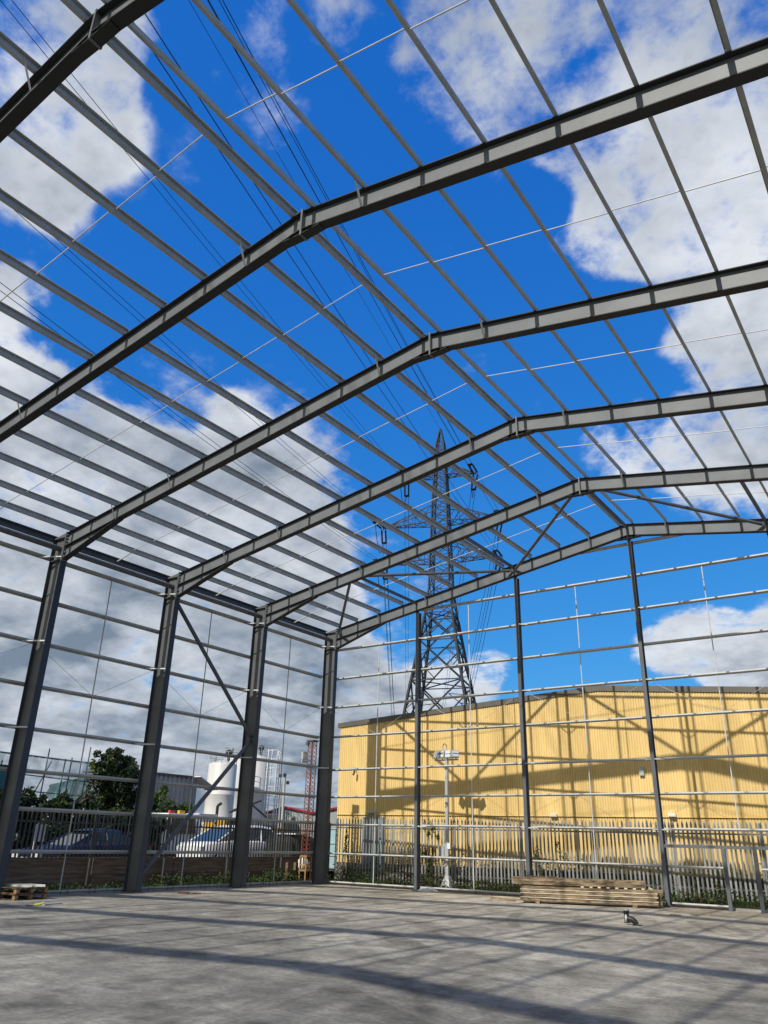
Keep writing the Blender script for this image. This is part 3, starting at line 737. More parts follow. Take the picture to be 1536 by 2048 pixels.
m = MB(); m.path([wp(.9, .01, 4.5), wp(.9, .14, 4.5), wp(.95, .2, 4.35)], .02, 6); m.tube(wp(.95, .2, 4.38), wp(.93, .28, 4.2), .045, 8); m.obj('wall_camera', M['black'], yb)
m = MB(); m.path([wp(-.02, .03, 2.7), wp(-.06, .1, 2.86), wp(-.14, .12, 2.8), wp(-.12, .1, 2.68)], .018, 6); m.obj('wall_hook', M['black'], yb)

# ================================================================== PALISADE FENCES
def pale(mb, c, d, z0, z1, w=.066, mi=0):
    """one W section pale with a three point top; d = along fence"""
    d = V(d); n = V((d.y, -d.x, 0)); c = V((c[0], c[1], 0))
    xs_ = (-w / 2, -w / 4, 0, w / 4, w / 2); hs = (0, .014, .004, .014, 0)
    tops = (z1 - .10, z1 - .035, z1 - .06, z1 - .035, z1 - .10)
    tops = (z1 - .11, z1 - .05, z1, z1 - .05, z1 - .11)
    ln = random.gauss(0, .008); ln2 = random.gauss(0, .006)
    vs = [c + d * x + n * h + V((0, 0, z0)) for x, h in zip(xs_, hs)] + [c + d * (x + ln) + n * (h + ln2) + V((0, 0, z)) for x, h, z in zip(xs_, hs, tops)]
    mb.add(vs, [(i, i + 1, 6 + i, 5 + i) for i in range(4)], False, mi)
def fence(A, Bp, z0f, z1, bay, label, base, mp_, first_post=True, skip=()):
    A, Bp = V(A), V(Bp); d = (Bp - A).normalized(); n = V((d.y, -d.x, 0)); Ln = (Bp - A).length
    t = thing('palisade_fence', label, 'fence', A)
    nb = int(round(Ln / bay)); bay = Ln / nb
    for i in range(nb + 1):
        c = A + d * (bay * i) - n * .055
        m = MB(); m.extrude(iprof(.10, .055, .008, .006), c + V((0, 0, base)), c + V((0, 0, z1 - .06)), (d), (n)); m.obj('post', M['rail'] if mp_ is M['palis_d'] else M['palis_post'], t)
        if i == nb: break
        for zr_ in (z1 - .40, .42):
            if zr_ < z0f(bay * i) + .08: continue
            m = MB(); c2 = A + d * (bay * (i + 1)) - n * .055
            L_ = thick([(.02, .022), (.02, -.022), (-.022, -.022)], .006)
            m.extrude(L_, c + d * .03 + V((0, 0, zr_)) + n * .03, c2 - d * .03 + V((0, 0, zr_)) + n * .03, n, (0, 0, 1)); m.obj('rail', M['rail'], t)
        m = MB(); npal = int(round(bay / .146))
        for k in range(npal):
            q = bay * i + (k + .5) * bay / npal
            c = A + d * q + n * .02
            tw = random.gauss(0, .012)
            dd = V((d.x + tw, d.y - tw, 0)).normalized()
            pale(m, (c.x + random.gauss(0, .003), c.y + random.gauss(0, .003)), dd, z0f(q) + random.uniform(-.02, .02), z1 + random.gauss(0, .012))
        m.obj('pale_panel', mp_, t)
    return t
M['palis_post'] = mat('fence_post', (.22, .22, .21), .6, .1, .3, 3.0)
fence((-1.30, 24.22, 0), (17.6, 25.63, 0), lambda q: .10, 2.45, 2.72, 'galvanised palisade fence between the gable and the yellow warehouse', 0, M['palis'])
fence((-1.62, 4.0, 0), (-1.45, 24.0, 0), lambda q: .90 if q < 18.2 else .12, 2.27, 2.74, 'shade-darkened palisade fence along the left wall above old sleepers', .1, M['palis_d'])
# timber retaining wall behind it
t = thing('retaining_wall', 'low retaining wall of old dark timber sleepers under left fence', 'retaining wall', (-1.83, 12, 0))
for i in range(6):
    for k in range(4):
        y0 = 3.2 + i * 3.2 + random.uniform(-.02, .02); z0 = -.06 + k * .245
        m = MB(); m.bx(-1.95 + random.uniform(-.012, .012), -1.74 + random.uniform(-.015, .015), y0, y0 + 3.175, z0, z0 + .236); m.obj('sleeper', M['sleeper'], t)
for yy in (21.62, 22.1):
    m = MB(); m.bx(-1.72, -1.60, yy, yy + .14, -.05, .72); m.obj('upright', M['sleeper'], t)
# white notice board seen through the left fence
m = MB(); m.bx(-2.10, -2.08, 10.86, 11.22, 1.33, 1.80); m.bx(-2.08, -2.06, 10.9, 10.93, .9, 1.33); m.bx(-2.08, -2.06, 11.15, 11.18, .9, 1.33)
tag(m.obj('notice_board', M['white'], base=(-2.1, 11, 1.33)), 'blank white board showing through the left palisade fence', 'board')

# ================================================================== FLOODLIGHT AND CAMERA POLE
px_, py_ = 4.24, 23.9
t = thing('floodlight_pole', 'tall grey pole carrying floodlights and a dome camera', 'light pole', (px_, py_, .05))
m = MB(); m.extrude([(-.055, -.055), (.055, -.055), (.055, .055), (-.055, .055)], (px_, py_, .05), (px_, py_, 4.72), (1, 0, 0), (0, 1, 0)); m.obj('pole', M['pole'], t)
m = MB()
m.bx(px_ - .25, px_ + .25, py_ - .25, py_ + .25, .04, .06)
m.add([V((px_ + sx * w, py_ + sy * w, z)) for z, w in ((.06, .22), (.46, .062)) for sx, sy in ((-1, -1), (1, -1), (1, 1), (-1, 1))], [(i, (i + 1) % 4, 4 + (i + 1) % 4, 4 + i) for i in range(4)])
m.obj('base_bracket', M['pole'], t)
m = MB(); m.bx(px_ - .32, px_ - .06, py_ - .16, py_ - .06, 1.02, 1.45); m.bx(px_ - .10, px_ + .10, py_ - .11, py_ - .057, 1.1, 1.6); m.obj('control_box', M['pole'], t)
m = MB(); m.bx(px_ + .07, px_ + .2, py_ - .14, py_ - .05, 1.36, 1.56); m.obj('junction_box', M['white'], t)
m = MB(); m.bx(px_ - .52, px_ + .52, py_ - .03, py_ + .03, 4.52, 4.57); m.obj('crossbar', M['pole'], t)
for dx, rz, ty in ((-.44, .95, -.12), (-.17, .12, -.1), (.17, -.12, -.1), (.44, -.95, -.12)):
    Mx = Matrix.Rotation(-rz if dx < 0 else -rz, 3, 'Z') @ Matrix.Rotation(R(-18), 3, 'X')
    c = V((px_ + dx, py_ + ty, 4.74))
    m = MB(); m.box(c, (.30, .10, .27), m=Mx)
    m.box(c + Mx @ V((0, .07, 0)), (.2, .05, .2), m=Mx); m.tube(c + Mx @ V((0, .06, -.1)), V((px_ + dx, py_, 4.56)), .02, 6)
    fl_ = m.obj('floodlight', M['pole'], t)
    m = MB(); m.box(c + Mx @ V((0, -.053, 0)), (.25, .012, .22), m=Mx); m.obj('lens', M['lampglass'], fl_)
    m = MB(); m.box(c + Mx @ V((0, -.064, -.0)), (.26, .008, .02), m=Mx); m.obj('guard_bar', M['black'], fl_)
m = MB(); m.tube((px_, py_, 4.7), (px_, py_, 5.0), .02, 8)
m.path([(px_, py_, 5.0), (px_ - .01, py_ - .01, 5.1), (px_ - .06, py_ - .02, 5.16), (px_ - .12, py_ - .03, 5.14), (px_ - .15, py_ - .035, 5.05), (px_ - .15, py_ - .035, 4.93)], .018, 8); m.obj('camera_arm', M['pole'], t)
m = MB(); c = (px_ - .15, py_ - .035, 4.78)
m.lathe(c, [(.02, .2), (.05, .17), (.06, .12), (.16, .06), (.165, .03), (.12, .0)], 20); hd = m.obj('dome_camera', M['pole'], t)
m = MB(); m.lathe(c, [(.115, .0), (.09, -.05), (.06, -.075), (.055, -.11), (.0, -.13)], 18); m.obj('lens', M['black'], hd)

# ================================================================== RED LATTICE MAST between left wall and fence
def lattice(mb, P, Q, w0, w1, nseg, r, rb, mi=0):
    P, Q = V(P), V(Q)
    cs = [(-1, -1), (1, -1), (1, 1), (-1, 1)]
    def pt(k, f): w = (w0 + (w1 - w0) * f) / 2; c = P.lerp(Q, f); return c + V((cs[k][0] * w, cs[k][1] * w, 0))
    for k in range(4): mb.tube(pt(k, 0), pt(k, 1), r, 6, mi=mi)
    for i in range(nseg):
        a_, b_ = i / nseg, (i + 1) / nseg
        for k in range(4):
            k2 = (k + 1) % 4
            mb.tube(pt(k, a_), pt(k2, b_), rb, 4, mi=mi); mb.tube(pt(k2, a_), pt(k, b_), rb, 4, mi=mi)
            if i % 5 == 0: mb.tube(pt(k, a_), pt(k2, a_), rb * 1.3, 4, mi=mi)
t = thing('lattice_mast', 'red painted lattice mast on a rusty yellow foot by corner column', 'mast', (-1.22, 22.22, 0))
m = MB(); lattice(m, (-1.22, 22.22, .95), (-1.22, 22.24, 5.30), .27, .25, 26, .016, .007); m.obj('lattice', M['mast'], t)
m = MB()
for sx, sy in ((-1, -1), (1, -1), (1, 1), (-1, 1)): m.bx(-1.22 + sx * .15 - .02, -1.22 + sx * .15 + .02, 22.22 + sy * .15 - .02, 22.22 + sy * .15 + .02, 0, .95)
for z in (.02, .42, .62, .93):
    m.bx(-1.36, -1.08, 22.05, 22.09, z, z + .05); m.bx(-1.36, -1.08, 22.35, 22.39, z, z + .05); m.bx(-1.39, -1.35, 22.09, 22.35, z, z + .05); m.bx(-1.09, -1.05, 22.09, 22.35, z, z + .05)
m.obj('foot_frame', M['mast_y'], t)
m = MB(); m.bx(-1.40, -1.04, 22.06, 22.42, 5.3, 5.36); m.bx(-1.42, -1.3, 22.04, 22.14, 5.16, 5.28); m.obj('head', M['rail'], t)
m = MB(); m.bx(-1.25, -1.21, 21.93, 22.09, 4.50, 4.53); m.bx(-1.26, -1.20, 21.62, 21.93, 4.44, 4.52); m.bx(-1.27, -1.17, 21.62, 21.93, 4.55, 4.85); fl_ = m.obj('floodlight', M['pole'], t)
m = MB(); m.bx(-1.168, -1.16, 21.66, 21.89, 4.59, 4.81); m.obj('lens', M['lampglass'], fl_)

# ================================================================== PYLON
PX, PY = -20.33, 65.0
AZ = .3176
dn = V((-math.sin(AZ), math.cos(AZ), 0)); nn_ = V((math.cos(AZ), math.sin(AZ), 0)); PC = V((PX, PY, 0))
t = thing('pylon', 'tall dark lattice electricity pylon rising behind the yellow warehouse', 'pylon', PC)
prof = [(0, 10.6), (5.5, 8.6), (10.5, 7.0), (14.8, 5.7), (19.9, 4.0), (23.2, 3.0), (26.4, 2.2), (29.4, 2.05), (31.8, 1.9), (34.0, 1.75), (36.4, 1.6), (38.6, 1.42), (40.4, 1.25), (42.2, 1.05), (43.9, .85), (46.0, .06)]
def bw(z):
    for (a_, wa), (b_, wb) in zip(prof, prof[1:]):
        if a_ <= z <= b_: return wa + (wb - wa) * (z - a_) / (b_ - a_)
def pc(k, z):
    w = bw(z) / 2; sx, sy = [(-1, -1), (1, -1), (1, 1), (-1, 1)][k]
    return PC + nn_ * sx * w + dn * sy * w + V((0, 0, z))
def bar(mb, P, Q, r): mb.tube(P, Q, r, 4)
m = MB()
lv = [z for z, w in prof]
for k in range(4):
    for a_, b_ in zip(lv, lv[1:]): bar(m, pc(k, a_), pc(k, b_), .16 if a_ < 23 else .11)
m.obj('leg_frame', M['lead'], t)
m = MB()
def panel(z0, z1, r, sub=False):
    for k in range(4):
        k2 = (k + 1) % 4
        a_, b_, c, d = pc(k, z0), pc(k2, z0), pc(k, z1), pc(k2, z1)
        bar(m, a_, d, r); bar(m, b_, c, r); bar(m, c, d, r * .8)
        if sub:
            x = (a_ + b_ + c + d) / 4
            ml, mr_ = pc(k, (z0 + z1) / 2), pc(k2, (z0 + z1) / 2)
            for p_, q_ in (((a_ + x) / 2, a_.lerp(ml, .55)), ((b_ + x) / 2, b_.lerp(mr_, .55)), ((c + x) / 2, c.lerp(ml, .55)), ((d + x) / 2, d.lerp(mr_, .55)), ((c + x) / 2, ml), ((a_ + x) / 2, ml), ((b_ + x) / 2, mr_), ((d + x) / 2, mr_)): bar(m, p_, q_, r * .55)
for z0, z1 in ((0, 5.5), (5.5, 10.5), (10.5, 16.4), (16.4, 20.6), (20.6, 23.6)): panel(z0, z1, .09, True)
z = 23.6
while z < 43.8:
    h = max(.75, bw(z) * .62); z1 = min(z + h, 43.9); panel(z, z1, .05); z = z1
for z_ in (16.4, 23.6):
    bar(m, pc(0, z_), pc(2, z_), .07); bar(m, pc(1, z_), pc(3, z_), .07)
for k in range(4): bar(m, pc(k, 43.9), pc((k + 1) % 4, 44.8), .04)
m.obj('bracing', M['lead'], t)
TIPS = {}
for nm, zt_, a_, hgt in (('top', 39.84, 4.0, 1.5), ('middle', 34.1, 6.65, 2.0), ('lower', 29.68, 6.4, 2.0)):
    for sg in (-1, 1):
        m = MB(); tip = PC + nn_ * sg * a_ + V((0, 0, zt_)); TIPS[(nm, sg)] = tip
        ks = (1, 2) if sg > 0 else (0, 3)
        bots = [pc(k, zt_) for k in ks]; tops = [pc(k, zt_ + hgt) for k in ks]
        nseg = 5 if a_ > 5 else 4
        for b_, q_ in zip(bots, tops):
            bar(m, b_, tip, .075); bar(m, q_, tip, .065)
            for i in range(nseg):
                f0, f1 = i / nseg, (i + 1) / nseg
                bar(m, b_.lerp(tip, f0), q_.lerp(tip, min(f1, .97)), .04); bar(m, q_.lerp(tip, f1 * .98), b_.lerp(tip, f1 * .98), .035)
        for i in range(nseg):
            f0, f1 = i / nseg, (i + 1) / nseg
            bar(m, bots[0].lerp(tip, f0), bots[1].lerp(tip, f1), .035); bar(m, bots[1].lerp(tip, f0), bots[0].lerp(tip, f1), .035); bar(m, tops[0].lerp(tip, f0), tops[1].lerp(tip, f1), .03)
        m.obj('cross_arm', M['lead'], t)
# conductors: two per phase, towards the viewer and away beyond; sagging curves
SL, CB_ = .1344, .0003
AZF = R(33); df = V((-math.sin(AZF), math.cos(AZF), 0))
SIDE = {-1: 'left', 1: 'right'}
m_ins = []
for (nm, sg), tip in TIPS.items():
    for j, (dirv, sl_, far) in enumerate(((-dn, SL, False), (df, .16, True))):
        sd_ = V((-dirv.y, dirv.x, 0))
        m = MB()
        for e in (-.22, .22):
            a_ = tip + sd_ * e + dirv * .3 - V((0, 0, .06)); b_ = tip + sd_ * e + dirv * 3.2 - V((0, 0, .06 + sl_ * 3.2))
            m.path([a_.lerp(b_, k / 26) for k in range(27)], [.05 if k % 2 else .12 for k in range(27)], 6)
        m.tube(tip, tip + dirv * .35 - V((0, 0, .05)), .05, 6); m.box(tip + dirv * 3.2 - V((0, 0, .06 + sl_ * 3.2)), (.5, .5, .06))
        m.obj('insulator', M['insul'], t)
        for e in (-.22, .22):
            st = tip + sd_ * e + dirv * 3.2 - V((0, 0, .06 + sl_ * 3.2))
            s_end = 190 if not far else 240
            pts = [st + dirv * s_ + V((0, 0, -sl_ * s_ + CB_ * s_ * s_ )) for s_ in [s_end * (k / 40) for k in range(41)]]
            m = MB(); m.path(pts, .017 if not far else .03, 5)
            o = m.obj('power_line', M['wire'], base=tip)
            tag(o, 'twin power line %s %s arm of the pylon %s' % (('overhead from', 'from')[far], '%s %s' % (SIDE[sg], nm), ('towards viewer', 'going away beyond')[far]), 'power line', 'twin lines %s %s arm %s' % (SIDE[sg], nm, ('near', 'far')[far]))
    # jumper loop under the arm
    m = MB(); a_ = tip - dn * 3.2 - V((0, 0, .5)); b_ = tip + df * 3.2 - V((0, 0, .6))
    m.path([a_.lerp(b_, k / 12) - V((0, 0, 2.3 * math.sin(math.pi * k / 12))) for k in range(13)], .035, 5); m.obj('jumper_loop', M['wire'], t)
for far, dirv, sl_ in ((0, -dn, SL), (1, df, .15)):
    st = PC + V((0, 0, 46.0))
    m = MB(); m.path([st + dirv * s_ + V((0, 0, -sl_ * s_ + CB_ * s_ * s_)) for s_ in [200 * k / 40 for k in range(41)]], .015, 5)
    tag(m.obj('earth_wire', M['wire'], base=st), 'single earth wire from the pylon peak %s' % ('passing overhead', 'going away beyond')[far], 'earth wire')

# ================================================================== SILOS AND SHEDS beyond the yard
def silo(c, r, h, label):
    t = thing('silo', label, 'silo', (c[0], c[1], .3), 'white silos')
    m = MB(); m.lathe((c[0], c[1], .3), [(r, 0), (r, h * .33), (r + .012, h * .33 + .02), (r, h * .33 + .04), (r, h * .66), (r + .012, h * .66 + .02), (r, h * .66 + .04), (r, h), (r * .96, h + .08), (.2, h + .35), (0, h + .36)], 40)
    m.obj('body', M['silo'], t)
    m = MB(); n = 14
    for k in range(n):
        a_ = 2 * math.pi * k / n; p_ = V((c[0] + r * .96 * math.cos(a_), c[1] + r * .96 * math.sin(a_), .3 + h)); m.tube(p_, p_ + V((0, 0, .9)), .022, 5)
    for z in (.5, .9): m.path([(c[0] + r * .96 * math.cos(2 * math.pi * k / 28), c[1] + r * .96 * math.sin(2 * math.pi * k / 28), .3 + h + z) for k in range(29)], .02, 5)
    m.obj('guard_rail', M['pole'], t)
    m = MB(); m.lathe((c[0] + .3, c[1] + .2, .3 + h + .3), [(.12, 0), (.12, .45), (.24, .5), (.24, .75), (0, .85)], 12); m.tube((c[0] - .5, c[1] - .3, .3 + h + .2), (c[0] - .5, c[1] - .3, .3 + h + .9), .04, 6); m.obj('vent', M['dark'], t)
    return t
silo((-24.36, 39.62), 1.05, 6.2, 'white silo furthest left, partly behind another')
silo((-26.37, 43.28), 1.25, 6.95, 'large white silo in front, beside the brace')
st = silo((-28.17, 47.11), 1.14, 7.45, 'white silo with caged ladder at right')
m = MB(); lx, ly = -26.9, 47.35
for dy in (-.25, .25): m.tube((lx, ly + dy, .3), (lx + .1, ly + dy, 8.5), .045, 6)
for k in range(28): m.tube((lx, ly - .25, .6 + k * .3), (lx, ly + .25, .6 + k * .3), .025, 5)
m.obj('ladder', M['white'], st)
m = MB()
for k in range(9): m.path([(lx + .55 * math.sin(a_) * 1.1, ly + .55 + .55 * -math.cos(a_), 2.6 + k * .73) for a_ in [math.pi * q / 8 for q in range(9)]], .035, 5)
for q in range(1, 8, 2):
    a_ = math.pi * q / 8; m.tube((lx + .55 * math.sin(a_) * 1.1, ly + .55 - .55 * math.cos(a_), 2.6), (lx + .55 * math.sin(a_) * 1.1, ly + .55 - .55 * math.cos(a_), 8.5), .03, 5)
m.tube((lx, ly + 1.1, 2.3), (lx, ly + 1.1, 8.55), .04, 6)
m.obj('ladder_cage', M['white'], st)
# red trimmed shed
t = thing('red_trim_shed', 'grey green twin gabled shed with dark red roof edges', 'shed', (-22, 50, 0))
pts = [(-30.4, 3.25), (-27.1, 4.03), (-23.9, 3.55), (-17.0, 4.62), (-10, 3.6)]
m = MB()
vs = [(x, 50, .2) for x, z in pts] + [(x, 50, z) for x, z in pts]
m.add(vs, [(i, i + 1, 6 + i, 5 + i) for i in range(4)]); m.obj('front_wall', M['shed'], t)
m = MB(); vs = [(x, 49.9, z + .02) for x, z in pts] + [(x, 75, z + .02) for x, z in pts]
m.add(vs, [(i, i + 1, 6 + i, 5 + i) for i in range(4)]); m.obj('roof', M['shed'], t)
m = MB()
for (xa, za), (xb, zb) in zip(pts, pts[1:]): m.extrude([(-.07, -.075), (.07, -.075), (.07, .075), (-.07, .075)], (xa, 49.86, za), (xb, 49.86, zb), (0, 1, 0), (0, 0, 1))
m.obj('roof_trim', M['red'], t)
# grey ribbed shed
t = thing('ribbed_shed', 'small grey shed of ribbed curved sheets behind bushes', 'shed', (-16.5, 27.5, .3))
m = MB(); y0, y1 = 24.3, 29.25; n = 150; rows = [(0, .3), (0, 3.9), (0, 4.45), (-.04, 4.68)]
vs = []
for i in range(n + 1):
    y_ = y0 + (y1 - y0) * i / n; a_ = .07 * math.cos(2 * math.pi * i / 10)
    vs += [(-16 + dx + a_, y_, z + a_ * .4) for dx, z in rows]
k = len(rows)
m.add(vs, [(i * k + j, (i + 1) * k + j, (i + 1) * k + j + 1, i * k + j + 1) for i in range(n) for j in range(k - 1)], True); m.obj('ribbed_wall', M['shed_rib'], t)
m = MB(); m.bx(-19.5, -15.9, y0, y1, 4.69, 4.78); m.obj('roof_edge', M['verge'], t)
m = MB(); m.bx(-16.02, -15.9, y1 + .02, y1 + .3, .3, 4.55); m.bx(-20, -16.02, y1 + .04, y1 + .2, .3, 4.4); m.obj('end_wall', M['shed'], t)
m = MB(); m.extrude([(-.5, -.02), (.5, -.02), (.5, .02), (-.5, .02)], (-15.9, y1 + .05, 4.75), (-15.9, y1 + 1.5, 4.1), (1, 0, 0), (0, .4, .9)); m.obj('loose_sheet', M['white'], t)
# teal container and netted scaffold
t = thing('shipping_container', 'teal container at the left edge behind bushes', 'container', (-20, 18, .3))
m = MB(); m.bx(-22.4, -20, 13, 21.0, 1.8, 4.62); m.obj('body', M['teal'], t)
m = MB(); m.bx(-22.5, -19.9, 12.9, 21.15, 4.62, 4.75); m.obj('roof_edge', M['tarp'], t)
t = thing('scaffold', 'scaffold draped with pale and green netting left of the ivy tree', 'scaffold', (-20, 22.5, .3))
SX = -20.6
hts = [(19.0, 6.0), (20.0, 5.0), (21.2, 7.6), (21.0, 5.7), (22.6, 5.85), (23.7, 5.4), (24.1, 5.5), (25.2, 6.2), (25.9, 5.6)]
for y_, h in hts:
    m = MB(); m.tube((SX, y_, .3), (SX + .1, y_ + .06, h), .035, 6); m.obj('standard', M['rail'], t)
for z, ya, yb_ in ((5.42, 18.5, 26.2), (4.4, 21.0, 26.0), (3.6, 21, 26)):
    m = MB(); m.tube((SX + .06, ya, z), (SX + .06, yb_, z - .12), .05 if z > 5 else .03, 6); m.obj('ledger', M['rail'], t)
for ya, za, yb_, zb in ((20.4, 3.4, 21.3, 5.2), (22.2, 3.5, 22.9, 5.2)):
    m = MB(); m.tube((SX + .12, ya, za), (SX + .12, yb_, zb), .03, 6); m.obj('brace', M['rail'], t)
def drape(y0, y1, ztop, zbot, mt, nm, ph):
    m = MB(); a, b_ = 30, 10; vs = []
    for i in range(a + 1):
        for j in range(b_ + 1):
            f_, g_ = i / a, j / b_
            vs.append((SX + .22 + .16 * math.sin(f_ * 23 + ph + g_ * 2) * (.3 + g_) + .1 * math.sin(f_ * 61 + g_ * 5), y0 + (y1 - y0) * f_, ztop(f_) + (zbot(f_) - ztop(f_)) * g_))
    m.add(vs, [(i * (b_ + 1) + j, (i + 1) * (b_ + 1) + j, (i + 1) * (b_ + 1) + j + 1, i * (b_ + 1) + j + 1) for i in range(a) for j in range(b_)], True); m.obj(nm, mt, t)
drape(21.2, 25.6, lambda q: 5.36, lambda q: 4.35 + .1 * math.sin(q * 9), M['net_p'], 'pale_netting', 0)
drape(18.6, 20.8, lambda q: 5.36, lambda q: 4.6, M['net_p'], 'pale_netting', 1)
drape(22.9, 25.6, lambda q: 3.95 + .75 * q, lambda q: 3.2 + .06 * math.sin(q * 14), M['net'], 'green_netting', 2)

# camera pole beyond the yard
t = thing('camera_pole', 'thin grey pole with small cameras beyond the left fence', 'pole', (-9.5, 30, .3))
m = MB(); m.tube((-9.5, 30, .3), (-9.55, 30, 4.75), .07, 8); m.tube((-9.82, 30.1, .3), (-9.86, 30.1, 4.3), .055, 8); m.obj('pole', M['pole'], t)
for q in ((-9.55, 30, 4.75), (-9.85, 30.0, 4.72), (-9.3, 30.0, 4.35)):
    m = MB(); m.box(q, (.14, .3, .16), .6); m.obj('camera', M['black'], t)

# ================================================================== VEHICLES behind the left fence (noses point to -Y)
def vehicle(name, label, cat, loc, L, Wd, H, st, paint, glassm, rz=0.0, extra=None):
    """st: stations (x from nose, sill z, belt z, roof z or None, half width belt, half width roof)"""
    t = thing(name, label, cat, loc, None)
    RZ = Matrix.Rotation(rz, 3, 'Z'); base = V(loc)
    def P(x, y, z): return base + RZ @ V((y, -L / 2 + x, z))
    m = MB(); vs = []; k = 8
    for x, zs, zb, zrf, wb, wr in st:
        vs += [P(x, -wb * .9, zs), P(x, -wb, zs + .12), P(x, -wb, zb - .08), P(x, -wb * .95, zb), P(x, wb * .95, zb), P(x, wb, zb - .08), P(x, wb, zs + .12), P(x, wb * .9, zs)]
    n = len(st)
    m.add(vs, [(i * k + j, i * k + (j + 1) % k, (i + 1) * k + (j + 1) % k, (i + 1) * k + j) for i in range(n - 1) for j in range(k)], True)
    m.add(vs, [tuple(range(k)), tuple(range(n * k - 1, (n - 1) * k - 1, -1))])
    m.obj('body', paint, t)
    cab = [s_ for s_ in st if s_[3] is not None]
    m = MB(); vs = []
    for x, zs, zb, zrf, wb, wr in cab: vs += [P(x, -wb * .93, zb - .01), P(x, -wr, max(zrf - .07, zb)), P(x, wr, max(zrf - .07, zb)), P(x, wb * .93, zb - .01)]
    n = len(cab)
    m.add(vs, [(i * 4 + j, i * 4 + j + 1, (i + 1) * 4 + j + 1, (i + 1) * 4 + j) for i in range(n - 1) for j in (0, 1, 2)], False); m.obj('window', glassm, t)
    m = MB(); vs = []
    rf = [s_ for s_ in cab if s_[3] - s_[2] > .25]
    for x, zs, zb, zrf, wb, wr in rf: vs += [P(x, -wr - .015, zrf - .09), P(x, -wr * .86, zrf), P(x, wr * .86, zrf), P(x, wr + .015, zrf - .09)]
    n = len(rf)
    m.add(vs, [(i * 4 + j, i * 4 + j + 1, (i + 1) * 4 + j + 1, (i + 1) * 4 + j) for i in range(n - 1) for j in (0, 1, 2)], True)
    for sg in (-1, 1):
        for a_, b_ in ((cab[0], rf[0]), (cab[-1], rf[-1])):
            m.tube(P(a_[0], sg * a_[4] * .93, a_[2]), P(b_[0], sg * (b_[5] + .005), b_[3] - .07), .035, 6)
        mid = rf[len(rf) // 2]; m.tube(P(mid[0], sg * mid[4] * .935, mid[2]), P(mid[0], sg * (mid[5] + .005), mid[3] - .07), .04, 6)
    m.obj('roof', paint, t)
    for x in (L * .19, L * .80):
        for sg in (-1, 1):
            m = MB(); c = P(x, sg * (Wd / 2 - .12), .31); ax = RZ @ V((1, 0, 0)); m.tube(c - ax * .1, c + ax * .1, .31, 22); wl = m.obj('wheel', M['dark'], t)
            m = MB(); m.tube(c + ax * sg * .101, c + ax * sg * .112, .19, 16); m.obj('rim', M['pole'], wl)
    for sg in (-1, 1):
        m = MB(); zb = st[0][2]; m.box(P(.06, sg * Wd * .34, zb - .10), (.34, .16, .15), rz); m.obj('headlight', M['lampglass'], t)
        m = MB(); m.box(P(L - .03, sg * Wd * .36, st[-1][2] - .05), (.16, .1, .26), rz); m.obj('tail_light', M['redlens'], t)
        m = MB(); x = cab[1][0]; m.box(P(x + .05, sg * (Wd / 2 + .07), cab[0][2] + .08), (.16, .1, .12), rz); m.obj('mirror', paint, t)
    m = MB(); m.box(P(-.012, 0, st[0][1] + .16), (.52, .02, .11), rz); m.obj('number_plate', M['white'], t)
    return t
carst = lambda: [(0, .25, .62, None, .68, 0), (.12, .2, .68, None, .80, 0), (1.0, .2, .82, None, .87, 0), (1.15, .2, .84, .86, .87, .62), (1.95, .2, .90, 1.30, .88, .60), (2.5, .2, .91, 1.39, .88, .61), (3.1, .2, .93, 1.36, .88, .60), (3.9, .22, .96, 1.12, .86, .58), (4.3, .25, .93, .94, .82, .56), (4.45, .3, .80, None, .74, 0)]
vehicle('car', 'dark blue coupe parked behind the left palisade fence', 'car', (-4.9, 14.75, .36), 4.45, 1.78, 1.39, carst(), M['bluecar'], M['glass'])
vehicle('car', 'white car at far left edge showing its tail light', 'car', (-4.9, 8.25, .36), 4.3, 1.75, 1.45, carst(), M['whitecar'], M['glass'])
mpv = [(0, .3, .85, None, .72, 0), (.15, .25, .95, None, .86, 0), (.75, .25, 1.02, 1.04, .90, .70), (1.75, .25, 1.08, 1.60, .91, .72), (2.4, .25, 1.08, 1.70, .91, .74), (3.4, .25, 1.08, 1.72, .91, .74), (4.2, .25, 1.06, 1.64, .9, .72), (4.45, .3, .95, 1.1, .86, .7), (4.5, .35, .9, None, .8, 0)]
vehicle('van', 'small white van with sloping windscreen parked beside the braced column', 'van', (-6.3, 23.0, .36), 4.5, 1.84, 1.72, mpv, M['whitecar'], M['glass_blue'])
# white lorry with beacons
t = thing('lorry', 'white lorry cab with amber and red roof beacons behind the fence', 'lorry', (-9.6, 22.6, .36))
def lb(nm, x0, x1, y0, y1, z0, z1, mt, par=t):
    m = MB(); m.bx(x0, x1, y0, y1, z0, z1); return m.obj(nm, mt, par)
m = MB(); vs = [(-10.7, 21.2, .8), (-8.6, 21.2, .8), (-8.6, 23.4, .8), (-10.7, 23.4, .8), (-10.7, 21.2, 1.62), (-8.6, 21.2, 1.62), (-8.6, 23.4, 1.62), (-10.7, 23.4, 1.62), (-10.6, 21.55, 2.5), (-8.75, 21.55, 2.5), (-8.75, 23.4, 2.5), (-10.6, 23.4, 2.5)]
m.add(vs, [(0, 1, 5, 4), (1, 2, 6, 5), (2, 3, 7, 6), (3, 0, 4, 7), (4, 5, 9, 8), (5, 6, 10, 9), (6, 7, 11, 10), (7, 4, 8, 11), (8, 9, 10, 11), (3, 2, 1, 0)]); m.obj('cab', M['whitecar'], t)
